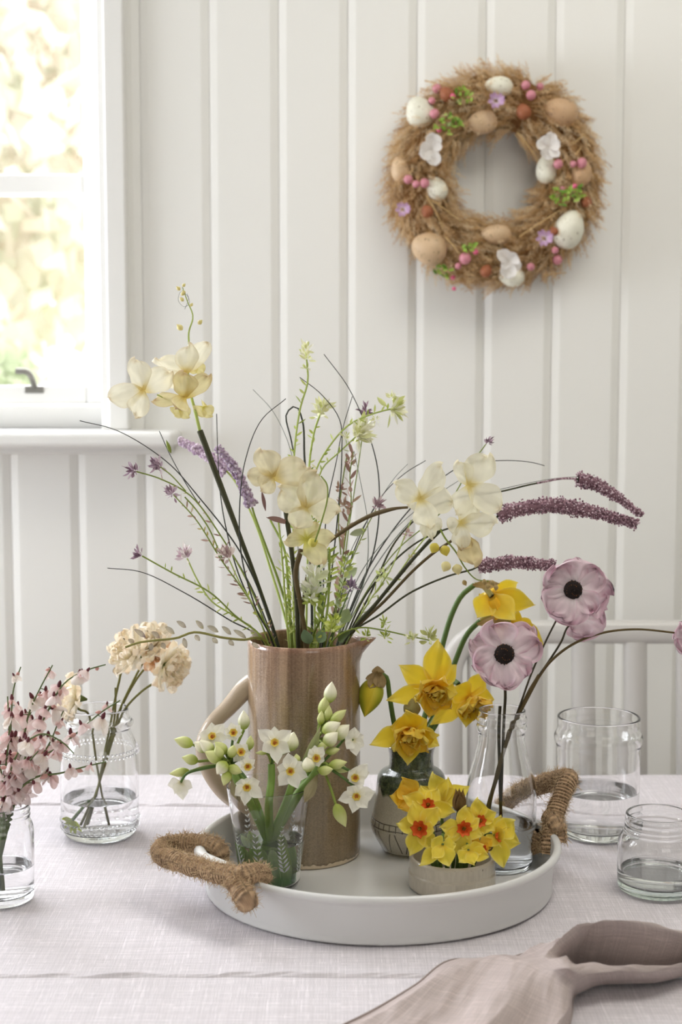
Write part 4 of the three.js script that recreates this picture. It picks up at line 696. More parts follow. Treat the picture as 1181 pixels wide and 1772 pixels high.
{ // filler in the middle of the mouth
  const p = jugPath([[540, 1106, -.02], [556, 1070, -.03], [566, 1020, -.03], [570, 985, -.03], [566, 950, -.03]]), t = jugThing('filler_sprig', 'bushy pale green filler sprig crowding the middle of the jug mouth', 'sprig', p);
  part('stem', tube(p, [.0020, .001], 40, 6), stemGreen, t);
  stuff(part('leaves', merge([leavesAlong(p, 70, .014, .0036, [...green, '#8fa04a'], .42, 1, 60), leavesAlong(J([[505, 1100, -.03], [506, 1040, -.035], [502, 960, -.04]]), 46, .010, .003, green, 0, 1, 50), leavesAlong(J([[585, 1100, 0], [590, 1040, 0], [600, 960, 0]]), 46, .012, .004, ['#aeb98a', '#c6cfae', ...green], 0, 1, 50)]), leafMat, t));
  stuff(part('florets', merge([tuft(J([[545, 1015, -.05]])[0], V(0, 1, 0), .030, 60, ['#f4f3e2', '#e4e8c4', '#fdfcf2'], { stretch: 1.4 }), tuft(J([[536, 1040, -.05]])[0], V(0, 1, 0), .022, 34, ['#f0efe0', '#dfe4bc'], { stretch: .8 }), tuft(J([[572, 1095, -.05]])[0], V(.2, 1, 0), .020, 40, ['#c9d45e', '#b3c048', '#dbe28a'], { stretch: .8 }), tuft(J([[548, 1050, -.045]])[0], V(-.3, 1, 0), .022, 40, green, { stretch: .6 })]), leafMat, t));
  for (const [x, y, d, L, W, hex, dir] of [[536, 1114, -.05, .020, .013, '#6e8560', V(-.3, 1, .5)], [552, 1112, -.05, .018, .012, '#7d9468', V(.4, 1, .4)], [592, 1078, -.02, .018, .014, '#a9b884', V(.5, 1, .2)], [598, 1000, .02, .018, .010, '#b2bd94', V(.8, .7, .2)], [606, 925, .03, .020, .008, '#a3a886', V(1, .3, .2)], [586, 1110, -.01, .020, .012, '#6d7f4a', V(.6, .6, .4)]]) part('leaf', aim(tintHex(petal({ L, W, p: 1, q: .7, cup: .3, nu: 6, nv: 8 }), hex), J([[x, y, d]])[0], dir, V(-.2, .1, 1)), leafMat, t);
}
// thicker green stalks standing in the mouth
for (const [label, list, rad, m] of [['thick green stalk left of the middle stems in the jug', [[505, 1108, -.02], [500, 1030, -.02], [492, 950, 0], [468, 900, .02]], [.0030, .0012], stemGreen], ['deep green stalk rising behind the middle stems', [[560, 1104, .01], [556, 1040, .01], [552, 980, .01], [548, 930, .01]], [.0026, .0016], stemDeep], ['slender yellow-green stalk with fine side leaves at the jug mouth', [[500, 1112, -.04], [494, 1040, -.05], [488, 960, -.05], [482, 900, -.05]], [.0013, .0010], stemPale], ['yellow-green stalk bending right across the jug mouth', [[552, 1114, -.05], [566, 1062, -.055], [570, 1000, -.055], [571, 950, -.05]], [.0015, .0012], stemGreen]]) { const p = jugPath(list), t = jugThing('plant_stalk', label, 'stalk', p); part('stalk', tube(p, rad, 40, 8), m, t); if (rad[0] < .0014) stuff(part('leaves', leavesAlong(p, 30, .010, .0022, green, .4, .95, 40), leafMat, t)); }
{ // twig of glassy pods at the left
  const p = jugPath([[452, 1108, -.03], [420, 1107, -.05], [384, 1103, -.07], [336, 1094, -.08], [306, 1104, -.085], [270, 1108, -.09], [240, 1112, -.09], [217, 1120, -.09]]), t = jugThing('pod_twig', 'trailing twig of flat brownish seed pods in front of the peach flowers', 'twig', p), m = petalMat(0xffffff, { roughness: .35, transmission: .3 });
  part('twig', tube(p, [.0018, .0012], 70, 7), std({ color: 0x8a8546, roughness: .7 }), t);
  for (const [x, y, dx, dy, h] of [[252, 1103, -12, -10, '#94798a'], [276, 1104, -8, -8, '#a58c90'], [302, 1097, -10, -9, '#b9b088'], [322, 1086, -10, -8, '#9c8a7a'], [352, 1088, -8, -10, '#b3ac74'], [378, 1094, -12, -8, '#a29a76'], [400, 1098, -10, -10, '#a09684'], [262, 1113, 0, 7, '#a09090'], [280, 1112, 4, 7, '#b0a494'], [318, 1104, 3, 11, '#9c8c74'], [338, 1099, 5, 6, '#a8986c'], [368, 1104, 6, 6, '#a09878'], [396, 1108, 6, 6, '#948a74'], [426, 1104, -14, -10, '#a39a84'], [436, 1112, 8, 6, '#8f8672'], [448, 1106, -10, -12, '#b0a696'], [232, 1114, -6, -6, '#8b6f74']]) {
    const a = J([[x, y, -.085 + (x > 330 ? (x - 330) * .00045 : 0)]])[0], d = V(dx, -dy, 3).normalize(), L = .0125 * (Math.hypot(dx, dy) / 13); const g = petal({ L: Math.max(.008, L), W: .0052, p: .95, q: .6, cup: .35, nu: 6, nv: 8 }); paint(g, petalPaint(h, '#cfc6b4', h, .1, x)); part('pod', aim(g, a, d, V(.1, .5, 1)), m, t);
  }
}

// ---------------------------------------------------------------- daffodils in the green vase
const yelPaint = (s) => petalPaint('#f6c920', '#fee02c', '#fef088', .10, s, .35, .7), yelDeep = (s) => petalPaint('#f4b91c', '#fdd22a', '#fee25c', .10, s, .45, .75);
const vaseMouth = V(VASE.x, VASE.y + outline(VASE, [[1290, 40]])[0][1], VASE.z), dV = depth(vaseMouth);
const papery = petalMat(0xffffff, { roughness: .85, transmission: .3 });
// a stem between a vessel's floor and surveyed points; the first of them passes through the mouth
function standIn(s, mouth, rim, list, d0, lift = .012) { const p = list.map(([px, py, o = 0]) => at(px, py, d0 + o)); const m = p[0].clone().sub(mouth); m.y = 0; if (m.length() > rim) { m.setLength(rim); p[0].x = mouth.x + m.x; p[0].z = mouth.z + m.z; } const foot = V(s.x - m.x * .6, s.y + lift, s.z - m.z * .6); return [foot, foot.clone().lerp(p[0], .55), ...p]; }
const DP = { p: 1.05, q: .75, cup: .14, tip: .35, ruffle: .03, base: .3, crease: .1 };
function doubleDaffodil(label, path, c, axis, outer, o = {}) {
  const t = thing('daffodil', label, 'daffodil', path[0], 'double daffodils in the green vase');
  part('stem', tube(path, [.0034, .0030], 40, 10), stemDeep, t);
  if (o.neck) part('neck', tube(o.neck, [.0030, .0036], 20, 10), std({ color: 0x9a8f4e, roughness: .7 }), t);
  const g = bloom(t, 'bloom', c, outer, yellowMat, yelPaint, { shape: DP });
  if (o.inner !== false) {
    const up = Math.abs(axis.y) > .9 ? V(0, 0, 1) : V(0, 1, 0), x = new THREE.Vector3().crossVectors(up, axis).normalize(), y = new THREE.Vector3().crossVectors(axis, x);
    [[6, .030, .024, 54, .3], [7, .026, .020, 40, .9], [8, .020, .015, 26, .4], [5, .014, .011, 12, .7]].forEach(([n, L, W, open, sh], ring) => {
      for (let i = 0; i < n; i++) {
        const a = sh + i / n * 6.283 + rr(-.2, .2), op = (open + rr(-9, 9)) * D2R, rad = x.clone().multiplyScalar(Math.cos(a)).addScaledVector(y, Math.sin(a)), dir = rad.clone().multiplyScalar(Math.sin(op)).addScaledVector(axis, Math.cos(op)), face = axis.clone().multiplyScalar(Math.sin(op)).addScaledVector(rad, -Math.cos(op));
        const pg = petal({ L: L * rr(.85, 1.1), W: W * rr(.9, 1.15), p: 1.4, q: .6, cup: .3, bend: rr(-.2, .5), ruffle: .16, freq: 4, phase: i * 2.1 + ring, base: .3, crinkle: .1 }); paint(pg, (i % 3 ? yelDeep : yelPaint)(i + ring * 9)); part('petal', aim(pg, c.clone(), dir, face), yellowMat, g);
      }
    });
  }
  return t;
}
const Vv = (px, py, o) => at(px, py, dV + o);
const vStem = (list) => standIn(VASE, vaseMouth, .017, list, dV);
doubleDaffodil('largest double yellow daffodil facing forwards at the centre of the vase', vStem([[716, 1300, 0], [742, 1262, .01], [768, 1220, .01], [772, 1198, 0], [762, 1190, -.02]]), Vv(752, 1190, -.03), facing(5, -20), [[760, 1106, .004, 50], [691, 1152, .002, 40], [670, 1212, -.006, 34], [742, 1242, -.012, 40], [792, 1200, .004, 40], [790, 1150, .010, 36]]);
doubleDaffodil('double yellow daffodil turned to the right beside the largest one', vStem([[724, 1302, .005], [752, 1258, .02], [778, 1205, .02], [784, 1178, .01], [794, 1184, .0]]), Vv(812, 1206, .0), facing(35, -38), [[838, 1164, .006, 34], [856, 1210, .004, 40], [746, 1254, -.012, 34], [806, 1258, -.016, 38], [786, 1188, -.012, 46], [838, 1248, -.006, 36]]);
doubleDaffodil('lowest double yellow daffodil hanging over the vase rim', vStem([[714, 1300, -.01], [722, 1262, -.02], [718, 1242, -.035], [712, 1244, -.045]]), Vv(711, 1262, -.05), facing(0, -30), [[640, 1288, -.004, 36], [702, 1230, -.010, 58, { cup: .5 }], [760, 1290, -.002, 38], [705, 1324, -.014, 42], [740, 1246, -.004, 44], [676, 1258, -.008, 40]]);
{ // two nodding blooms seen from behind
  const a = doubleDaffodil('nodding yellow daffodil seen from behind, highest in the vase', vStem([[722, 1296, .02], [750, 1190, .04], [768, 1110, .05], [783, 1062, .05], [800, 1030, .05], [822, 1012, .05]]), Vv(850, 1030, .04), facing(150, -35), [[908, 1004, .01, 30, { bend: -.7 }], [926, 1046, -.006, 42], [892, 1072, -.022, 46], [826, 1068, -.014, 44], [860, 1080, .01, 42]], { neck: [Vv(822, 1012, .05), Vv(836, 1014, .047), Vv(852, 1032, .038)] });
  part('spathe', aim(paint(petal({ L: .034, W: .011, cup: .6, ruffle: .12, bend: .5, tip: .4 }), petalPaint('#9b7f45', '#c3a465', '#a58750', .3, 4)), Vv(818, 1012, .045), V(1, .12, .3)), papery, a);
  part('corona', turned([[.0045, 0], [.0075, .006], [.009, .016], [.0105, .022]], Vv(852, 1036, .036), V(.45, -.85, -.2), 24, (q, y) => 1 + .12 * Math.sin(q * 9) * (y > .012 ? 1 : 0)), std({ color: 0xf2bd22, roughness: .65 }), a);
  const b = doubleDaffodil('nodding yellow daffodil mostly hidden behind the lower pink flower', vStem([[728, 1298, .02], [770, 1200, .04], [790, 1140, .045], [810, 1096, .045], [832, 1074, .045]]), Vv(884, 1078, .04), facing(140, -30), [[832, 1096, 0, 36], [942, 1116, .0, 40], [908, 1082, -.014, 44], [926, 1096, .01, 40], [880, 1118, -.01, 40]], { neck: [Vv(832, 1074, .045), Vv(850, 1066, .044), Vv(884, 1076, .04)], inner: false });
  part('spathe', aim(paint(petal({ L: .040, W: .014, cup: .7, ruffle: .06, bend: -.3, tip: .3 }), petalPaint('#a88c50', '#c9b079', '#ad9258', .25, 8)), Vv(826, 1080, .038), V(1, .22, .1)), papery, b);
}
{ // bud
  const p = vStem([[700, 1302, -.005], [684, 1258, -.01], [675, 1208, -.012], [668, 1170, -.014], [656, 1166, -.016]]), t = thing('daffodil_bud', 'closed green-yellow daffodil bud with a papery brown cap left of the vase', 'daffodil bud', p[0]);
  part('stem', tube(p, [.0036, .0026], 40, 10), stemDeep, t);
  const bg = turned(budProfile(.046, .0138, .25), Vv(652, 1172, -.018), Vv(631, 1241, -.03).sub(Vv(652, 1172, -.018)).normalize(), 28, (a) => 1 + .05 * Math.cos(a * 3)); paint(bg, (u, v) => mixC(lin('#8f9a24'), lin('#e2c72a'), .5 + .5 * Math.sin(u * 18.8 + v * 2) * .8)); part('bud', bg, std({ vertexColors: true, roughness: .5 }), t);
  for (const [dx, dy, L, W] of [[-.5, -.8, .020, .013], [.3, -.9, .018, .014], [-.9, -.35, .016, .006], [0, 1, .008, .014]]) part('spathe', aim(paint(petal({ L, W, cup: .6, ruffle: .1, q: .5, base: .8 }), petalPaint('#8d7440', '#c2a878', '#a3875a', .25, L * 999)), Vv(654, 1164, -.026), V(dx, dy, .45)), papery, t);
  const q = vStem([[712, 1300, -.012], [716, 1262, -.02], [714, 1240, -.025]]), s = thing('daffodil_bud', 'round dried daffodil bud sitting just above the lowest daffodil', 'daffodil bud', q[0]);
  part('stem', tube(q, [.0030, .0024], 24, 8), stemDeep, s);
  const g2 = turned(budProfile(.022, .0095, .1), Vv(712, 1240, -.028), V(.05, 1, .2), 20, (a) => 1 + .04 * Math.cos(a * 5)); paint(g2, (u, v) => mixC(lin('#a9a36a'), lin('#8a7444'), .5 + .5 * noise(u * 9, v * 7))); part('bud', g2, std({ vertexColors: true, roughness: .8 }), s);
}
// ---------------------------------------------------------------- narcissi in the low pot
{
  const mouth = V(POT.x, POT.y + .045, POT.z), dP = depth(mouth), pot3 = (px, py, o) => at(px, py, dP + o);
  const bright = (s) => petalPaint('#f2d02c', '#fde642', '#fef28e', .10, s, .3, .7), deep = (s) => petalPaint('#efb41c', '#facb26', '#fcdc50', .12, s, .3, .75);
  const shape = { p: 1.0, q: .72, cup: .12, tip: .25, ruffle: .035, base: .3, crease: .12, crinkle: .08 }, orange = std({ color: 0xe2641a, roughness: .6 });
  const list = [
    ['orange-cupped yellow narcissus at the left front of the pot', [730, 1432, -.036], [-20, 5], [[687, 1424, .006, 34], [714, 1388, .004, 36], [757, 1398, 0, 34], [709, 1480, -.004, 36], [745, 1470, -.004, 32], [752, 1438, -.004, 30]], bright, .0085],
    ['orange-cupped yellow narcissus behind the left front one', [741, 1396, -.012], [0, 40], [[698, 1376, .006, 32], [728, 1360, .012, 30], [758, 1366, .010, 30], [788, 1406, -.006, 30], [720, 1412, -.008, 28], [762, 1420, -.01, 28]], bright, .0065],
    ['orange-cupped yellow narcissus facing forwards at the middle of the pot', [802, 1433, -.038], [5, 12], [[808, 1394, .004, 32], [762, 1432, .002, 32], [768, 1452, -.002, 26], [794, 1484, -.006, 38], [834, 1446, 0, 32], [830, 1416, .004, 28]], bright, .0075],
    ['orange-cupped yellow narcissus just right of the middle one', [828, 1420, -.022], [20, 12], [[828, 1380, .004, 30], [800, 1398, .004, 26], [858, 1406, .002, 30], [856, 1438, -.002, 30], [826, 1454, -.006, 28], [804, 1440, -.004, 24]], bright, .0062],
    ['orange-cupped yellow narcissus furthest right over the pot edge', [858, 1446, -.020], [55, 5], [[892, 1420, .002, 40], [900, 1458, 0, 40], [872, 1500, -.006, 36], [846, 1462, -.008, 28], [868, 1412, .006, 34], [874, 1438, -.012, 26]], bright, .0060],
    ['deep yellow narcissus turned away at the left back of the pot', [716, 1382, .004], [-70, 10], [[676, 1376, -.004, 38], [696, 1347, 0, 44, { cup: .4 }], [690, 1398, -.008, 34], [724, 1362, .004, 36], [716, 1404, -.004, 34]], deep, 0],
    ['pale yellow narcissus standing tallest at the back of the pot', [766, 1388, .012], [10, 30], [[750, 1336, .006, 36], [775, 1346, .004, 32], [728, 1362, .006, 28], [800, 1372, .0, 36], [812, 1362, .006, 34], [770, 1408, -.01, 30]], bright, 0],
    ['yellow narcissus hanging down over the left front rim of the pot', [766, 1464, -.046], [-5, -50], [[726, 1497, -.004, 26], [750, 1486, -.01, 24], [778, 1498, -.010, 34], [748, 1452, -.004, 30], [790, 1462, 0, 30]], bright, 0],
    ['yellow narcissus drooping over the front rim of the pot below the middle one', [812, 1474, -.046], [8, -35], [[794, 1492, -.006, 26], [822, 1496, -.010, 26], [846, 1482, -.004, 28], [838, 1462, .002, 26], [800, 1466, 0, 24]], bright, 0],
    ['yellow narcissus tucked low between the middle and right-hand ones', [832, 1466, -.032], [10, 0], [[806, 1452, 0, 26], [846, 1474, -.004, 26], [852, 1452, .002, 26], [826, 1490, -.004, 22], [820, 1470, 0, 22]], deep, .0050],
  ];
  for (const [label, [x, y, o], f, petals, pt, cup] of list) {
    const c = pot3(x, y, o), ax = facing(...f), m = V(POT.x + (c.x - POT.x) * .55, mouth.y - .012, POT.z + (c.z - POT.z) * .55), p = [V(POT.x + (c.x - POT.x) * .4, POT.y + .009, POT.z + (c.z - POT.z) * .4), m, c.clone().addScaledVector(ax, -.012), c.clone().addScaledVector(ax, -.001)], t = thing('narcissus', label, 'narcissus', p[0], 'yellow narcissi in the low pot');
    part('stem', tube(p, [.0024, .0018], 24, 8), stemDeep, t);
    const g = bloom(t, 'bloom', c, petals, yellowMat, pt, { shape });
    if (cup) {
      part('cup', turned([[.0012, 0], [cup * .55, .001], [cup * .78, cup * .55], [cup, cup * .95], [cup * .94, cup * .9], [cup * .5, .0018], [.0004, .0012]], c.clone().addScaledVector(ax, .0004), ax, 30, (a, yy) => 1 + (yy > cup * .4 ? .14 * Math.sin(a * 7 + x) + .06 * Math.sin(a * 13) : 0)), orange, g);
      stuff(part('stamens', merge([0, 1, 2, 3, 4, 5].map((k) => tube([c.clone(), c.clone().addScaledVector(ax, cup * .8).add(V(Math.cos(k) * .0016, Math.sin(k) * .0016, 0))], [.0006, .0009], 3, 5))), std({ color: 0xd8a020, roughness: .7 }), g));
    }
  }
  const c = pot3(794, 1404, -.02), t = thing('narcissus_bud', 'brown papery narcissus sheath pointing up among the pot flowers', 'bud', V(POT.x, POT.y + .009, POT.z));
  part('stem', tube([V(POT.x, POT.y + .009, POT.z), c.clone().lerp(V(POT.x, POT.y + .02, POT.z), .4), c], .002, 16, 7), stemDeep, t);
  for (const [dx, W, sd] of [[-.12, .012, 1], [.18, .010, 5], [.02, .013, 9]]) part('sheath', aim(paint(petal({ L: .026, W, cup: .7, p: .9, q: .8, tip: .5, ruffle: .05 }), petalPaint('#6e5326', '#a5834c', '#8a6a38', .35, sd)), c, V(dx, 1, .18)), papery, t);
  stuff(part('leaves', merge([[766, 1466], [812, 1468], [838, 1470], [784, 1460]].map(([x, y], i) => aim(leaflet(.02, .006, i % 2 ? '#4b5a26' : '#5e4a26'), pot3(x, y, -.02), V(i - 1.5, .5, 1)))), leafMat, t));
}
// ---------------------------------------------------------------- white narcissi in the tumbler
{
  const tm = outline(TUMB, [[1358, 74]])[0], mouth = V(TUMB.x, TUMB.y + tm[1], TUMB.z), dT = depth(mouth), tp = (px, py, o = 0) => at(px, py, dT + o);
  const stemLit = std({ color: 0x7d9a46, roughness: .55 }), wpaint = (s) => petalPaint('#e6dfae', '#f7f4e6', '#fbf9f0', .06, s, .3, .8), shape = { p: 1.02, q: .74, cup: .10, tip: .35, ruffle: .03, base: .3, crease: .1 };
  const cupMat = std({ color: 0xf0d65c, roughness: .6 }), anther = std({ color: 0xc06a1e, roughness: .7 }), sheath = petalMat(0xffffff, { roughness: .8, transmission: .3 });
  const budCol = (k) => (u, v) => mixC(lin('#a3b04a'), lin(k > .5 ? '#f4f0d4' : '#d5d893'), smooth(.1, .75, v));
  function umbel(label, stems, hub, flowers, buds, extra) {
    const H = tp(...hub), first = stems[0], m = tp(...first[0]), t = thing('white_narcissus', label, 'narcissus', V(TUMB.x - (m.x - TUMB.x) * .5, TUMB.y + .006, TUMB.z - (m.z - TUMB.z) * .5), 'white narcissi in the tumbler');
    for (const s of stems) { const p = standIn(TUMB, mouth, tm[0] - .008, s, dT, .008); part('stem', tube([...p, H], [.0052, .0036], 36, 12), stemLit, t); }
    for (const [x, y, o, f, tips, cup = .0042] of flowers) {
      const c = tp(x, y, o), ax = facing(...f); part('pedicel', tube([H, H.clone().lerp(c, .5).add(V(0, .004, -.004)), c.clone().addScaledVector(ax, -.010), c], [.0016, .0013], 14, 7), stemDeep, t);
      const g = bloom(t, 'bloom', c, tips, whiteMat, wpaint, { shape });
      if (cup) {
        part('cup', turned([[.0008, 0], [cup * .7, .0008], [cup, cup * .8], [cup * .92, cup * .78], [cup * .55, .0014], [.0003, .001]], c.clone().addScaledVector(ax, .0006), ax, 22, (a, yy) => 1 + (yy > cup * .4 ? .08 * Math.sin(a * 6 + x) : 0)), cupMat, g);
        stuff(part('stamens', merge([0, 1, 2, 3].map((k) => new THREE.SphereGeometry(.0009, 6, 5).applyMatrix4(new THREE.Matrix4().makeScale(1, 1, 1.6)).translate(c.x + ax.x * cup * .7 + Math.cos(k * 1.7 + x) * .0012, c.y + ax.y * cup * .7 + Math.sin(k * 1.7 + x) * .0012, c.z + ax.z * cup * .7))), anther, g));
      }
    }
    for (const [x, y, o, dx, dy, L, r, w = .4] of buds) {
      const b = tp(x, y, o), d = V(dx, dy, .15).normalize(), s = b.clone().addScaledVector(d, -L * .5); part('pedicel', tube([H, H.clone().lerp(s, .6).add(V(0, .002, 0)), s], [.0013, .0015], 12, 7), stemGreen, t);
      const g = turned(budProfile(L, r, .25), s, d, 16, (a) => 1 + .04 * Math.cos(a * 3)); paint(g, budCol(w)); part('bud', g, std({ vertexColors: true, roughness: .5 }), t);
    }
    extra?.(t, H); return t;
  }
  const six = (cx, cy, r, rot, d = .003, w = .8, squash = 1) => Array.from({ length: 6 }, (_, i) => { const a = rot + i * Math.PI / 3; return [cx + Math.cos(a) * r * rr(.92, 1.06), cy + Math.sin(a) * r * squash, i % 2 ? d : d - .002, r * w]; });
  umbel('white narcissus head of buds and open stars leaning left out of the tumbler', [[[424, 1376, -.03], [410, 1350, -.03]], [[440, 1382, -.02], [424, 1352, -.02]]], [399, 1322, -.02], [
    [369, 1276, -.03, [-15, 35], [[344, 1269, 0, 22], [366, 1250, .008, 20], [388, 1252, .006, 20], [377, 1288, -.006, 20], [345, 1286, -.004, 22], [394, 1276, 0, 18]]],
    [404, 1269, -.028, [5, 25], six(404, 1266, 17, .3, .003, .85)],
    [417, 1302, -.045, [10, 20], six(416, 1303, 21, .1, .003, .75, .9)],
    [428, 1325, -.06, [15, -5], six(428, 1322, 15, .5, .002, .8), .0040],
    [428, 1360, -.066, [0, -12], [[406, 1376, -.002, 22], [424, 1394, -.006, 20], [455, 1380, -.004, 22], [450, 1352, .006, 22], [408, 1356, .006, 22], [428, 1346, .008, 20]]],
    [313, 1354, -.03, [-55, -50], [[290, 1358, 0, 20], [303, 1374, -.006, 20], [317, 1384, -.006, 22], [333, 1364, 0, 20], [320, 1348, .006, 18]], 0],
  ], [[422, 1246, -.02, .0, 1, .022, .0062, .7], [318, 1284, -.02, -1, .35, .021, .0060], [329, 1314, -.02, -1, .3, .018, .0055, .2], [311, 1337, -.02, -1, -.08, .022, .0048, .3], [384, 1329, -.05, -.5, -.6, .016, .0068, .8], [407, 1332, -.05, .8, -.3, .016, .0052, .3], [392, 1347, -.05, -.4, -1, .016, .0054, .3], [433, 1285, -.03, .1, 1, .016, .0042, .1], [369, 1309, -.045, -.6, .4, .020, .0064, .4], [382, 1294, -.04, -.5, .6, .018, .0058, .4], [358, 1292, -.035, -.5, .5, .020, .0062, .7], [402, 1300, -.045, .2, .7, .015, .0050, .3], [378, 1302, -.045, -.2, .8, .016, .0055, .5], [347, 1292, -.03, -.6, .5, .017, .0055, .7]],
    (t, H) => part('sheath', aim(paint(petal({ L: .026, W: .010, cup: .7, tip: .4 }), petalPaint('#9a8f62', '#c0b48c', '#a08f6a', .2, 3)), H.clone().add(V(.002, -.012, .008)), V(.35, -1, .2)), sheath, t));
  umbel('white narcissus with one star-shaped flower facing up at the middle of the tumbler', [[[466, 1384, -.035], [470, 1350, -.03]]], [470, 1322, -.028], [
    [476, 1286, -.045, [0, 25], [[447, 1262, .008, 24], [475, 1257, .010, 22], [504, 1264, .008, 24], [502, 1302, -.004, 24], [480, 1322, -.010, 22], [454, 1300, -.004, 24]]],
  ], [[504, 1283, -.03, .3, 1, .022, .0082, .9], [452, 1303, -.035, -1, .05, .012, .0022, .0]]);
  umbel('white narcissus with a star-shaped flower facing forwards above the tumbler rim', [[[500, 1378, -.03], [508, 1350, -.03]]], [516, 1330, -.03], [
    [503, 1334, -.062, [0, 8], [[500, 1303, .006, 26], [533, 1344, 0, 26], [516, 1364, -.004, 24], [482, 1360, -.002, 24], [480, 1327, .004, 26], [523, 1318, .006, 22]]],
    [547, 1311, -.055, [10, 5], [[536, 1296, .004, 20], [560, 1292, .004, 20], [562, 1316, .002, 20], [552, 1327, -.002, 18], [531, 1312, .002, 20], [545, 1290, .006, 18]]],
  ], [[533, 1323, -.058, -.2, 1, .016, .0068, .8], [514, 1312, -.045, -.1, 1, .010, .0036, .1]]);
  umbel('white narcissus spray drooping to the right in front of the jug', [[[520, 1372, -.02], [536, 1350, -.025]]], [556, 1322, -.03], [
    [612, 1281, -.03, [40, -10], [[598, 1270, 0, 20], [614, 1258, .006, 20], [630, 1272, .004, 22], [631, 1292, 0, 20], [617, 1308, -.006, 20], [600, 1296, -.006, 20]], 0],
    [616, 1345, -.045, [-10, 5], [[637, 1322, .004, 22], [640, 1336, .004, 18], [604, 1334, .002, 22], [604, 1352, -.002, 20], [630, 1358, -.004, 22], [618, 1326, .006, 20]]],
    [618, 1376, -.055, [-8, -8], [[585, 1384, 0, 22], [611, 1407, -.006, 22], [636, 1398, -.006, 24], [650, 1372, .002, 26], [628, 1358, .006, 24], [601, 1362, .004, 22]]],
  ], [[590, 1411, -.045, .45, -1, .026, .0066, .25], [585, 1322, -.04, 1, .25, .020, .0052, .3], [564, 1333, -.045, 1, .2, .016, .0050, .2], [576, 1299, -.03, 1, .25, .016, .0042, .1], [590, 1330, -.03, 1, -.2, .020, .0046, .1]],
    (t, H) => part('sheath', aim(paint(petal({ L: .030, W: .012, cup: .7, tip: .4 }), petalPaint('#9a8a5e', '#c4b890', '#a08f6a', .2, 7)), H.clone().add(V(-.004, -.010, .006)), V(-.5, -1, .2)), sheath, t));
  umbel('tallest white narcissus spray of closed buds standing upright against the jug', [[[526, 1362, -.01], [534, 1340, -.015]]], [548, 1282, -.02], [],
    [[572, 1198, -.02, .15, 1, .024, .0068, .6], [561, 1220, -.02, .3, 1, .024, .0056, .1], [568, 1234, -.022, .15, 1, .018, .0046, .1], [586, 1239, -.025, .9, .75, .022, .0052, .2], [574, 1259, -.03, 1, .6, .022, .0070, .9], [592, 1266, -.028, .8, .8, .022, .0072, 1], [573, 1278, -.035, .7, .7, .020, .0072, .9], [556, 1242, -.022, .1, 1, .016, .0042, .1], [560, 1290, -.035, .8, .5, .014, .004, .1]],
    (t, H) => { part('sheath', aim(paint(petal({ L: .058, W: .012, cup: .6, p: .8, tip: .5, bend: .2 }), petalPaint('#8b9a50', '#b9be86', '#cfc69c', .2, 2)), H.clone().add(V(-.014, -.034, .006)), V(.35, 1, .1)), sheath, t); part('sheath', aim(paint(petal({ L: .040, W: .009, cup: .6, tip: .5 }), petalPaint('#a0955e', '#c8bd92', '#b29f6e', .2, 6)), H.clone().add(V(-.002, -.036, .004)), V(.25, 1, .2)), sheath, t); });
  // leafy ends of the stems packed into the water
  const t = thing('narcissus_foliage', 'bundle of cut narcissus leaves and stem ends under water in the tumbler', 'leaves', V(TUMB.x, TUMB.y + .005, TUMB.z));
  for (let i = 0; i < 13; i++) { const a = i * .483 + .2, r0 = i % 3 ? .0225 : .014, p = V(TUMB.x + Math.cos(a) * r0, TUMB.y + .0052, TUMB.z + Math.sin(a) * r0), L = rr(.040, .046); part('leaf', paint(aim(petal({ L, W: .015, p: .8, q: .5, base: .9, cup: -.2, crease: .3 }), p, V(Math.cos(a) * .10 - .16, 1, Math.sin(a) * .10), V(Math.cos(a), 0, Math.sin(a))), petalPaint(['#a4c85e', '#b8d674', '#94ba50'][i % 3], ['#a4c85e', '#b8d674', '#94ba50'][i % 3], '#c8e08c', .3, i)), leafMat, t); }
}
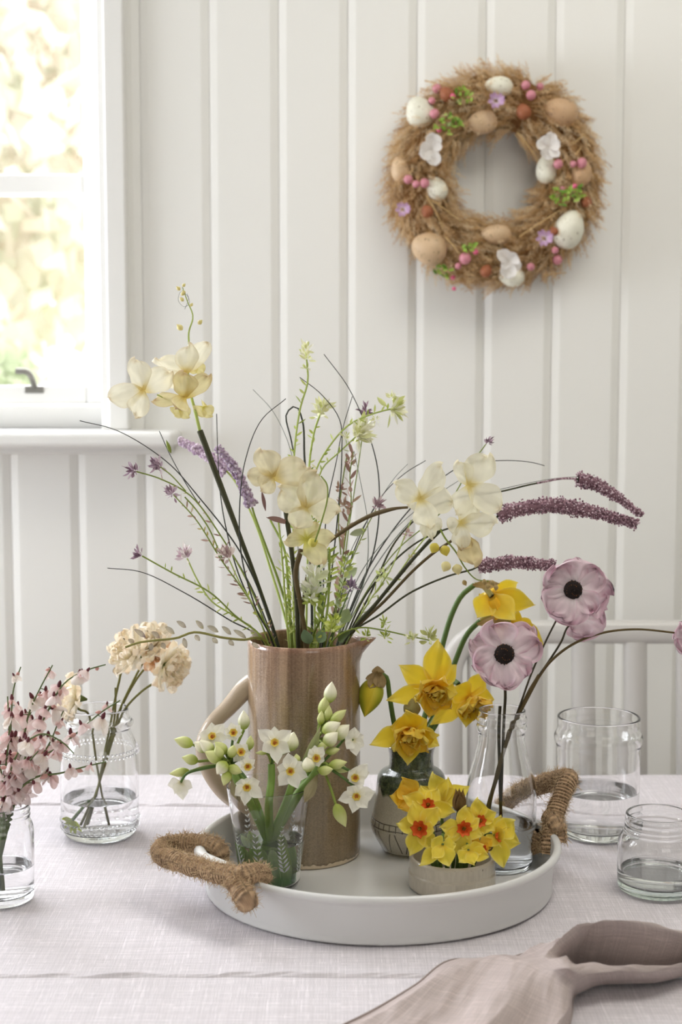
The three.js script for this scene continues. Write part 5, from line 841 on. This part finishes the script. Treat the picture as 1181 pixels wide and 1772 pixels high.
// ---------------------------------------------------------------- pink flowers in the bottle
{
  const neck = onZ(868, 1229, BOT.z), mouth = V(BOT.x, neck.y, BOT.z), dB = depth(mouth), bp = (px, py, o = 0) => at(px, py, dB + o), wire = std({ color: 0x3c3420, roughness: .8 }), wireB = std({ color: 0x5a4a26, roughness: .8 });
  const pink = (s) => petalPaint('#fdf5f5', '#f8e4ea', '#e6b4c8', .24, s, .60, .70), shape = { p: 1.5, q: .45, cup: .12, ruffle: .16, freq: 8, base: .25, notch: .07, crinkle: .10, nu: 14, nv: 14 }, pm = petalMat(0xffffff, { roughness: .8, transmission: .35 });
  const black = std({ color: 0x1c110d, roughness: .9 }), gold = std({ color: 0x7a4a1a, roughness: .8 });
  function face(t, c, ax, tips, eye) {
    const g = bloom(t, 'bloom', c, tips.map(([x, y, dd, w], i) => [x, y, dd + (i % 2 ? .0035 : -.001), w * (i % 3 === 1 ? .85 : 1.1)]), pm, pink, { shape, wide: 1.35 });
    if (!eye) return;
    const hub = c.clone().addScaledVector(ax, .001); part('eye', turned([[eye, -.001], [eye * .96, .0022], [eye * .7, .0042], [.0002, .005]], hub, ax, 24), black, g);
    const x = new THREE.Vector3().crossVectors(V(0, 1, 0), ax).normalize(), y = new THREE.Vector3().crossVectors(ax, x), beads = [], gb = [];
    for (let i = 0; i < 130; i++) { const a = i * 2.4, r = eye * 1.04 * Math.sqrt((i + .5) / 130), s = .0006 * rr(.7, 1.3), q = hub.clone().addScaledVector(x, Math.cos(a) * r).addScaledVector(y, Math.sin(a) * r).addScaledVector(ax, .0050 * (1 - Math.pow(r / eye / 1.1, 2)) + .0006); (i % 4 === 0 && r > eye * .4 ? gb : beads).push(bead.clone().scale(s, s, s).translate(q.x, q.y, q.z)); }
    stuff(part('stamens', merge(beads), black, g)); stuff(part('stamens', merge(gb), gold, g));
  }
  const rim = .019, p1 = standIn(BOT, mouth, rim, [[873, 1240, -.004], [875, 1205, -.01], [874, 1180, -.02], [874, 1150, -.03]], dB, .012), t1 = thing('pink_anemone', 'single pink dark-eyed flower standing lowest in the bottle', 'anemone', p1[0]);
  part('stem', tube(p1, .0016, 50, 7), wire, t1);
  face(t1, bp(873.5, 1132, -.036), facing(0, 8), [[854, 1074, .004, 44], [922, 1084, .006, 50], [934, 1112, .004, 46], [816, 1106, .004, 44], [819, 1150, -.002, 52], [852, 1186, -.006, 44], [882, 1194, -.008, 36], [914, 1168, -.004, 44]], .0106);
  const t2 = thing('pink_anemone_spray', 'branching spray of three pink dark-eyed flowers leaning right out of the bottle', 'anemone', V(BOT.x - .012, BOT.y + .012, BOT.z));
  const trunk = [V(BOT.x - .014, BOT.y + .012, BOT.z), bp(846, 1398, 0), bp(860, 1345, 0), bp(872, 1300, 0), bp(886, 1258, 0), bp(899, 1234, -.004), bp(918, 1196, -.008), bp(934, 1168, -.01)];
  part('stem', tube(trunk, (u) => .0024 + .0006 * Math.sin(u * 30) * .4, 60, 8), wireB, t2);
  part('branch', tube([bp(886, 1258, 0), bp(900, 1222, -.006), bp(920, 1166, -.012), bp(944, 1112, -.016), bp(961, 1078, -.018), bp(984, 1036, -.02)], [.0012, .0010], 50, 6), wire, t2);
  part('branch', tube([bp(934, 1168, -.01), bp(952, 1142, -.006), bp(972, 1110, 0), bp(984, 1084, .006), bp(1006, 1074, .012)], [.0013, .0010], 30, 6), wire, t2);
  part('branch', tube([bp(926, 1182, -.01), bp(952, 1146, -.008), bp(990, 1116, -.004), bp(1040, 1096, 0), bp(1100, 1089, .004), bp(1178, 1096, .01)], [.0016, .0012], 50, 6), wireB, t2);
  face(t2, bp(992, 1021, -.024), facing(8, 6), [[960, 978, .004, 50], [996, 966, .006, 44], [1034, 984, .006, 50], [1057, 1030, .002, 56], [1030, 1060, -.004, 44], [984, 1082, -.008, 46], [952, 1064, -.006, 44], [938, 1036, 0, 44], [944, 1000, .004, 44]], .0100);
  face(t2, bp(1008, 1070, .010), facing(40, -30), [[1050, 1056, 0, 38], [1042, 1090, -.006, 40], [1012, 1104, -.01, 44], [990, 1092, -.006, 36]], 0);
  face(t2, bp(1202, 1102, .01), facing(75, 10), [[1176, 1078, -.006, 34], [1170, 1106, -.008, 38], [1182, 1130, -.004, 36], [1216, 1066, 0, 40], [1222, 1134, 0, 40]], .0096);
  const p3 = standIn(BOT, mouth, rim, [[864, 1262, .002], [866, 1222, .002]], dB, .012), t3 = thing('cut_stem', 'bare dark cut stem ending just inside the bottle neck', 'stem', p3[0]); part('stem', tube(p3, .0018, 20, 7), wire, t3);
}
// ---------------------------------------------------------------- pink broom in the near left jar
{
  const nk = onZ(3, 1393, BROOMJ.z), mouth = V(BROOMJ.x, nk.y, BROOMJ.z), dJ = depth(mouth), m1 = std({ color: 0x5b6b3a, roughness: .7 }), pm = petalMat(0xffffff, { roughness: .7, transmission: .4 }), maroon = std({ color: 0x5d2028, roughness: .7 });
  // a drooping pea flower in three sizes: two wings, a standard and a keel, with a dark calyx
  const florets = [0, 1, 2, 3].map((k) => {
    const tone = [['#f0ccc8', '#fbece8', '#fef7f4'], ['#e8bcba', '#f8e2de', '#fcf2ee'], ['#ecd4c6', '#fcf4ec', '#fffcf8'], ['#e4b4b4', '#f6dcd8', '#fbecea']][k], pp = (s) => petalPaint(...tone, .14, s, .4, .8), o = V(0, 0, 0), q = rng(60 + k);
    const g = []; for (const [dx, dy, dz, L, W, cup] of [[.35, -1, .25, .0135, .0085, .5], [-.35, -1, .25, .0135, .0085, .5], [0, -.75, -.75, .013, .0125, .3], [0, -1, .6, .0105, .006, .6]]) g.push(paint(aim(petal({ L: L * (.9 + .2 * q()), W, cup, bend: .4, q: .6, p: 1.2, ruffle: .06, nu: 4, nv: 6 }), o, V(dx + q() * .2 - .1, dy, dz + q() * .2 - .1), V(dx, .3, 1)), pp(q() * 40)));
    return merge(g);
  });
  const calyx = (() => merge([turned([[.0004, .0030], [.0012, .0016], [.0017, -.0004], [.0014, -.0020], [.0009, -.0024]], V(0, 0, 0), V(0, 1, 0), 8)]))(), budG = tintHex(turned(budProfile(.0075, .0020), V(0, 0, 0), V(0, -1, 0), 8), '#d9a79c');
  function broom(label, list, n, from = .3) {
    const p = standIn(BROOMJ, mouth, .020, list, dJ, .012), t = thing('broom_sprig', label, 'broom sprig', p[0], 'pink broom sprigs in the near left jar'), c = new THREE.CatmullRomCurve3(p, false, 'centripetal');
    part('stem', tube(p, [.0017, .0007], 60, 6), m1, t);
    for (let i = 0; i < n; i++) {
      const u = Math.min(.97, from + (.98 - from) * (i + R() * .7) / n), a = c.getPointAt(u), off = V(rr(-1, 1), rr(-.35, .5), rr(-1, 1)).normalize().multiplyScalar(rr(.004, .008)), b = a.clone().add(off); const base = t.position;
      const f = mesh('floret', florets[i % 4], pm, t); f.position.copy(b).sub(base); f.rotation.set(rr(-.5, .5), rr(0, 6.28), rr(-.6, .6)); const s = rr(.95, 1.4) * (u > .9 ? .7 : 1); f.scale.setScalar(s);
      const k = mesh('calyx', calyx, maroon, f); k.position.set(0, .001, 0);
      part('pedicel', tube([a, b], .0005, 2, 4), m1, t);
      if (i % 2 === 0) { const v = mesh('bud', budG, leafMat, t); v.position.copy(c.getPointAt(Math.min(.99, u + .02))).sub(base); v.rotation.set(rr(-1.2, 1.2), 0, rr(-1.6, 1.6)); v.scale.setScalar(rr(.8, 1.3)); }
    }
  }
  broom('broom sprig of pink flowers standing straightest at the left edge', [[6, 1388, 0], [10, 1330, 0], [16, 1262, 0], [14, 1222, 0], [13, 1205, 0]], 8, .5);
  broom('pink broom sprig with a bare hooked tip above the others at left', [[22, 1390, 0], [18, 1320, .01], [20, 1230, .02], [24, 1190, .02], [36, 1154, .02]], 7, .5);
  broom('pink broom sprig with a long bare green tip leaning right', [[24, 1388, .01], [38, 1300, .01], [50, 1235, .01], [70, 1190, .01], [91, 1151, .01]], 9, .45);
  broom('longest pink broom sprig reaching right towards the peach flowers', [[26, 1388, -.01], [44, 1310, -.02], [78, 1240, -.02], [112, 1182, -.02], [150, 1160, -.02], [183, 1150, -.02]], 13, .45);
  broom('pink broom sprig ending in white flowers in front of the embossed jar', [[28, 1388, -.015], [56, 1320, -.03], [100, 1294, -.035], [136, 1266, -.035], [176, 1232, -.035], [208, 1212, -.035]], 8, .5);
  broom('low pink broom sprig with one drooping flower across the embossed jar', [[28, 1390, -.02], [60, 1346, -.03], [104, 1338, -.035], [150, 1326, -.035], [184, 1318, -.035]], 6, .5);
  broom('pink broom sprig with a bare upright tip beside the embossed jar', [[24, 1388, 0], [58, 1330, -.01], [88, 1282, -.015], [100, 1252, -.015], [110, 1230, -.015]], 8, .5);
  broom('pink broom sprig curving out left past the picture edge', [[-4, 1390, 0], [-10, 1330, 0], [-22, 1270, 0], [-30, 1220, 0]], 7, .45);
  broom('dense pink broom sprig low above the jar rim', [[14, 1388, -.02], [26, 1346, -.03], [48, 1320, -.035], [66, 1300, -.04]], 8, .5);
  broom('pink broom sprig bowing over in front at mid height', [[10, 1388, -.02], [20, 1330, -.035], [40, 1290, -.045], [74, 1270, -.05], [110, 1286, -.05], [128, 1304, -.05]], 10, .45);
  broom('pink broom sprig crossing low to the left of the jar rim', [[2, 1388, -.01], [4, 1345, -.03], [-6, 1310, -.04], [-14, 1290, -.04]], 6, .5);
  broom('pink broom sprig filling the thick of the bunch behind', [[16, 1388, .015], [34, 1310, .025], [44, 1260, .03], [60, 1222, .03], [104, 1192, .03]], 10, .45);
}
// ---------------------------------------------------------------- peach flowers in the embossed jar
{
  const nk = onZ(174, 1226, MASON.z), mouth = V(MASON.x, nk.y, MASON.z), dK = depth(mouth), kp = (px, py, o = 0) => at(px, py, dK + o), pm = petalMat(0xffffff, { roughness: .8, transmission: .6 }), m1 = std({ color: 0x6f6c34, roughness: .8 }), sep = std({ color: 0x55602c, roughness: .8 });
  const peach = (s) => petalPaint('#fffbe2', s % 3 ? '#fffaea' : '#fffcf2', '#fdeacd', .05, s, .5, .7), peachDeep = (s) => petalPaint('#fbeecb', '#fce8cc', '#f6d0aa', .08, s, .4, .6);
  const list = [
    ['front peach frilled flower facing left in the embossed jar', [[196, 1226, -.01], [206, 1180, -.02], [212, 1158, -.02]], [221, 1128, -.02], facing(-48, 26), .030, peach],
    ['rear peach frilled flower half hidden behind the front one', [[206, 1232, .01], [230, 1180, .02], [250, 1142, .02]], [256, 1112, .02], facing(-20, 45), .029, peach],
    ['peach frilled flower turned away to the right on a slanting stem', [[212, 1234, 0], [246, 1196, 0], [276, 1176, 0], [288, 1164, 0]], [298, 1156, 0], facing(60, -8), .030, peach],
    ['peach frilled flower drooping behind the broom on the left of the jar', [[152, 1234, 0], [138, 1228, -.01], [128, 1218, -.01]], [122, 1206, -.01], facing(-65, 14), .029, peach],
    ['deep apricot frilled flower tucked under the rear peach one', [[208, 1230, .02], [236, 1176, .03], [258, 1146, .03]], [270, 1130, .03], facing(35, 5), .024, peachDeep],
  ];
  for (const [label, st, c0, ax, r, pt] of list) {
    const c = kp(...c0), a = ax.clone().normalize(), p = standIn(MASON, mouth, .036, st, dK, .014), t = thing('peach_flower', label, 'frilled flower', p[0], 'peach flowers in the embossed jar'), root = c.clone().addScaledVector(a, -r * .42);
    part('stem', tube([...p, root], [.0012, .0014], 50, 7), m1, t);
    part('calyx', turned([[.0012, -.008], [.0036, -.002], [.0050, .004], [.0052, .008]], root, a, 14), sep, t);
    rosette(t, 'bloom', root, a, [[12, r * 1.15, r * .56, 66, { ruffle: .2, freq: 9, q: .42, p: 1.7, varyL: .2, vary: 14, jit: .2, notch: .1, base: .2, nu: 10, nv: 8 }], [11, r * 1.05, r * .52, 48, { ruffle: .22, freq: 9, q: .42, p: 1.7, shift: .2, varyL: .2, vary: 14, jit: .2, notch: .1, nu: 10, nv: 8 }], [9, r * .95, r * .46, 30, { ruffle: .22, freq: 8, q: .45, p: 1.6, shift: .4, varyL: .2, vary: 12, nu: 8, nv: 8 }], [6, r * .85, r * .36, 14, { ruffle: .2, freq: 8, q: .5, p: 1.5, nu: 6, nv: 8 }]], pm, pt, c0[0]);
  }
  const p = standIn(MASON, mouth, .03, [[199, 1234, -.004], [200, 1190, -.004]], dK, .014), t = thing('cut_stem', 'bare cut stem standing up from the embossed jar', 'stem', p[0]); part('stem', tube(p, .0013, 24, 6), m1, t);
  const q = kp(134, 1420, 0), e = kp(158, 1402, 0), s = thing('leaf_sprig', 'small bright green leafy stem end under water in the embossed jar', 'leaves', V(q.x, MASON.y + .012, MASON.z)), qq = V(q.x, MASON.y + .024, MASON.z + .02), ee = V(e.x, MASON.y + .046, MASON.z + .02);
  part('stem', tube([qq, ee], [.0020, .0014], 8, 7), stemDeep, s);
  for (const d of [[-1, .1, .3], [-.7, -.5, .3], [.2, -1, .3], [.6, -.7, .4], [-.2, -.8, .6]]) part('leaf', aim(tintHex(petal({ L: .017, W: .006, p: .8, q: .9, cup: .3, nu: 4, nv: 6 }), '#c3d23c'), qq, V(...d), V(0, .3, 1)), leafMat, s);
}

// ---------------------------------------------------------------- the wreath on the wall
{
  const zc = WALL + .034, C = onZ(857, 310, zc), t = thing('wreath', 'round dried grass wreath with speckled eggs and pink berries hanging on the panelled wall', 'wreath', C);
  const px = depth(C) / FPX, Rm = 129 * px, Rt = 53 * px, zt = .036; // ring radius and section
  const at3 = (x, y, lift = 0) => { const p = onZ(650 + x / 2.812, 90 + y / 2.812, zc), dx = p.x - C.x, dy = p.y - C.y, k = (Math.hypot(dx, dy) - Rm) / Rt; const z = zt * Math.sqrt(Math.max(.06, 1 - Math.min(1, k * k))); const q = onZ(650 + x / 2.812, 90 + y / 2.812, zc + z + lift + .007); return q.sub(C); };
  const brown = std({ color: 0x7d5730, roughness: 1 });
  mesh('twig_ring', (() => { const g = new THREE.TorusGeometry(Rm, Rt * .80, 16, 90), p = g.attributes.position; for (let i = 0; i < p.count; i++) { const k = 1 + .06 * noise(p.getX(i) * 60, p.getY(i) * 60, p.getZ(i) * 60); p.setXYZ(i, p.getX(i) * k, p.getY(i) * k, p.getZ(i) * .62 * k); } g.computeVertexNormals(); return g; })(), brown, t);
  // feathery grass heads wound round the ring
  const strand = (() => { const list = [tube([V(0, 0, 0), V(.001, .022, 0), V(.003, .046, .002)], [.00045, .00018], 4, 3)]; const q = rng(3); for (let i = 0; i < 34; i++) { const u = .2 + .75 * q(), s = .00055 + .0004 * q(); list.push(new THREE.OctahedronGeometry(1, 0).scale(s, s * 1.6, s).rotateZ((q() - .5) * 1.6).translate(.003 * u * u + (q() - .5) * .0085, .046 * u, (q() - .5) * .0085)); } return merge(list); })();
  const strands = (n, seed, lo, hi, len, hexes) => {
    const q = rng(seed), m = new THREE.InstancedMesh(strand, std({ color: 0xffffff, roughness: 1 }), n); m.name = 'dried_grass'; m.userData.kind = 'stuff'; m.castShadow = m.receiveShadow = true; const M = new THREE.Matrix4(), col = new THREE.Color();
    for (let i = 0; i < n; i++) {
      const a = q() * 6.2832, ph = (q() * 1.35 - .35) * Math.PI + .0, rad = V(Math.cos(a), Math.sin(a), 0), tan = V(Math.sin(a), -Math.cos(a), 0), out = rad.clone().multiplyScalar(Math.cos(ph)).add(V(0, 0, Math.sin(ph)));
      const k = lo + (hi - lo) * q(), p = rad.clone().multiplyScalar(Rm + Math.cos(ph) * Rt * k).add(V(0, 0, Math.sin(ph) * zt * k));
      const dir = tan.clone().multiplyScalar((a > 1.2 && a < 4.4 ? -1 : 1) * (.9 + .5 * noise(a * 3, seed))).addScaledVector(out, .16 + .3 * q()).addScaledVector(rad, Math.cos(ph) > .6 ? .12 : -.02).add(V(q() - .5, q() - .5, q() - .5).multiplyScalar(1.0)).normalize();
      const y = dir, x = new THREE.Vector3().crossVectors(y, out).normalize(), z = new THREE.Vector3().crossVectors(x, y), s = len * (.6 + .7 * q());
      M.makeBasis(x.multiplyScalar(s), y.clone().multiplyScalar(s), z.multiplyScalar(s)).setPosition(p); m.setMatrixAt(i, M); col.set(hexes[Math.floor(q() * hexes.length)]); m.setColorAt(i, col);
    }
    t.add(m);
  };
  strands(5200, 31, .70, .98, .66, ['#dcb987', '#e8cca0', '#cda672', '#f0dab4', '#b98f5e', '#dfbf92']);
  // eggs: centre, long and short size in the survey's pixels, turn, tone
  const eggG = (() => { const g = new THREE.SphereGeometry(1, 28, 20), p = g.attributes.position; for (let i = 0; i < p.count; i++) { const y = p.getY(i), k = 1 - .16 * y; p.setX(i, p.getX(i) * k); p.setZ(i, p.getZ(i) * k); } g.computeVertexNormals(); return g; })();
  const speck = (base, dot, n, seed) => { const q = rng(seed), W = 256, H = 128, spots = Array.from({ length: n }, () => [q() * W, 8 + q() * (H - 16), .5 + q() * q() * 2.1]); return texture(W, H, (x, y) => { let k = 0; for (const [a, b, r] of spots) { const d = Math.hypot(x - a, (y - b)) / r; if (d < 1.3) k = Math.max(k, 1 - smooth(.7, 1.3, d)); } const m = noise(x * .05, y * .06, seed) * 7; return base.map((c, i) => (c + m) * (1 - k) + dot[i] * k); }); };
  const eggM = { w: std({ map: speck([233, 230, 212], [150, 135, 110], 120, 41), roughness: .5 }), b: std({ map: speck([206, 176, 140], [96, 70, 48], 130, 42), roughness: .5 }), t: std({ map: speck([196, 160, 122], [92, 66, 46], 90, 43), roughness: .5 }) };
  const u = px / 2.812;
  for (const [x, y, L, W, turn, m, lift = 0] of [[216, 292, 150, 136, 20, 'w'], [602, 166, 136, 92, 85, 'w'], [520, 342, 146, 112, 95, 'b'], [902, 292, 172, 128, 70, 't'], [122, 572, 130, 92, 10, 'b', -.004], [298, 664, 122, 96, 30, 'w'], [832, 570, 138, 98, 0, 'w'], [1006, 592, 128, 96, -15, 't', -.004], [942, 864, 190, 146, -20, 'w'], [262, 956, 176, 158, 70, 'b'], [587, 888, 150, 96, 90, 'b'], [664, 1094, 126, 96, 85, 'w', -.004]]) {
    const e = mesh('egg', eggG, eggM[m], t); e.position.copy(at3(x, y, -.004 + lift)); e.scale.set(W / 2 * u, L / 2 * u, W / 2 * u); e.rotation.set(rr(-.2, .2), rr(0, 6), turn * D2R, 'ZXY');
  }
  const berryG = new THREE.SphereGeometry(1, 16, 12), pinkM = std({ color: 0xcf8793, roughness: .35 }), pinkB = std({ color: 0xe2638c, roughness: .4 }), nutM = std({ color: 0x9a5a38, roughness: .6 });
  for (const [x, y, r, b] of [[300, 178, 23], [275, 237, 17], [288, 300, 23], [377, 215, 13, 1], [311, 378, 13, 1], [732, 162, 22], [802, 168, 18], [758, 210, 24], [890, 545, 23], [963, 545, 16], [1005, 540, 25], [160, 620, 22], [198, 643, 18], [240, 638, 23], [970, 655, 14, 1], [437, 1005, 29], [404, 1041, 16], [488, 973, 13, 1], [378, 1098, 12, 1], [383, 1152, 10, 1], [887, 1012, 24], [875, 965, 17], [757, 1045, 19], [910, 667, 13]]) { const e = mesh('berry', berryG, b ? pinkB : pinkM, t); e.position.copy(at3(x, y, .008)); e.scale.setScalar(r * u); }
  for (const [x, y, r] of [[347, 205, 33], [722, 290, 34], [252, 775, 28], [540, 1065, 28], [1030, 730, 24], [870, 872, 20]]) { const e = mesh('nut', eggG, nutM, t); e.position.copy(at3(x, y, .004)); e.scale.set(r * u, r * u * 1.12, r * u); e.rotation.z = rr(-1, 1); }
  const sprigM = phys({ vertexColors: true, roughness: .6, transmission: .25, thickness: 0 });
  for (const [x, y, s, n] of [[356, 352, 78, 26], [428, 222, 56, 16], [900, 700, 66, 22], [966, 690, 66, 20], [330, 1070, 62, 18], [448, 948, 44, 10]]) {
    const sg = new THREE.Group(); sg.name = 'leaf_sprig'; sg.position.copy(at3(x, y, .004)); t.add(sg);
    for (let i = 0; i < n; i++) { const a = rr(0, 6.28), r = s * Math.sqrt(R()) * .8, p = at3(x + Math.cos(a) * r, y + Math.sin(a) * r * .8, .008 + .006 * R()).sub(sg.position); mesh('leaf', aim(leaflet(rr(24, 40) * u, rr(13, 19) * u, ['#8db038', '#a2c24a', '#6f962e', '#b6d062'][Math.floor(R() * 4)], { q: .7 }), p, V(rr(-1, 1), rr(-.6, 1), .5), V(rr(-.4, .4), rr(-.2, .6), 1)), sprigM, sg); }
    mesh('stem', tube([V(-s * .6 * u, s * .3 * u, -.002), V(0, 0, .003), V(s * .6 * u, -s * .2 * u, 0)], .0007, 8, 5), stemGreen, sg);
  }
  const lilac = petalMat(0xffffff, { roughness: .7 }), lp = (s) => petalPaint('#f3e2ee', '#dcb6dc', '#c79fd2', .1, s, .4, .7);
  const wpart = (name, g, m) => mesh(name, g, m, t);
  for (const [x, y, r] of [[588, 238, 50], [134, 766, 46], [822, 906, 52]]) {
    const f = new THREE.Group(); f.name = 'lilac_flower'; f.position.copy(at3(x, y, .017)); t.add(f);
    for (let k = 0; k < 9; k++) { const a = k * 2.4, rad = r * u * (k % 3 === 0 ? .35 : .55), cx = Math.cos(a) * rad * .7, cy = Math.sin(a) * rad * .7; const pg = petal({ L: r * .72 * u, W: r * .46 * u, q: .6, tip: .2, nu: 4, nv: 6, cup: .2 }); paint(pg, lp(k + x)); mesh('petal', aim(pg, V(cx * .5, cy * .5, .002 * (k % 3)), V(Math.cos(a), Math.sin(a), .2 + .25 * (k % 3)), V(0, 0, 1)), lilac, f); }
  }
  const wm = petalMat(0xffffff, { roughness: .6, transmission: .3 }), wp = (s) => petalPaint('#e9e2da', '#f6f2ee', '#fbf9f7', .05, s);
  for (const [cx, cy, tips] of [[278, 478, [[284, 392, 78], [318, 440, 52], [214, 492, 88], [290, 556, 70], [302, 500, 50]]], [848, 462, [[858, 388, 62], [900, 440, 58], [790, 430, 74], [830, 524, 70], [892, 512, 48]]], [652, 1022, [[600, 964, 66], [690, 986, 72], [704, 1060, 66], [640, 1106, 80], [612, 1044, 50]]]]) {
    const f = new THREE.Group(); f.name = 'white_flower'; const c = at3(cx, cy, .014); f.position.copy(c); t.add(f);
    tips.forEach(([x, y, w], i) => { const d = at3(x, y, .018).sub(c); d.z = Math.max(d.z, -.002); const pg = petal({ L: d.length(), W: w * u, q: .5, p: 1.2, cup: .25, ruffle: .05, nu: 6, nv: 8 }); paint(pg, wp(i)); mesh('petal', aim(pg, V(0, 0, .002 * (i % 2)), d, V(0, 0, 1)), wm, f); });
  }
  // loose straws
  const straw = std({ color: 0xc9a873, roughness: .9 }), L = []; for (const [x0, y0, x1, y1] of [[960, 450, 1014, 404], [975, 505, 1000, 464], [690, 390, 790, 530], [340, 900, 420, 1000], [250, 700, 330, 860], [270, 720, 420, 830], [700, 900, 900, 770], [820, 1090, 930, 1074], [680, 400, 740, 480], [240, 140, 330, 170], [380, 600, 402, 664]]) L.push([x0, y0, x1, y1]);
  for (const [a, b, c, d] of L) { const p = at3(a, b, .008), q = at3(c, d, .006); wpart('straw', tube([p, p.clone().lerp(q, .5).add(V(.001, .001, .002)), q], [.0011, .0008], 8, 5), straw); }
  // nail behind the ring
  mesh('hanging_loop', tube([V(-.002, Rm * .86, -.034), V(0, Rm + .01, -.03), V(.004, Rm * .86, -.030)], .0012, 12, 6), brown, t);
}

renderer.render(scene, camera);
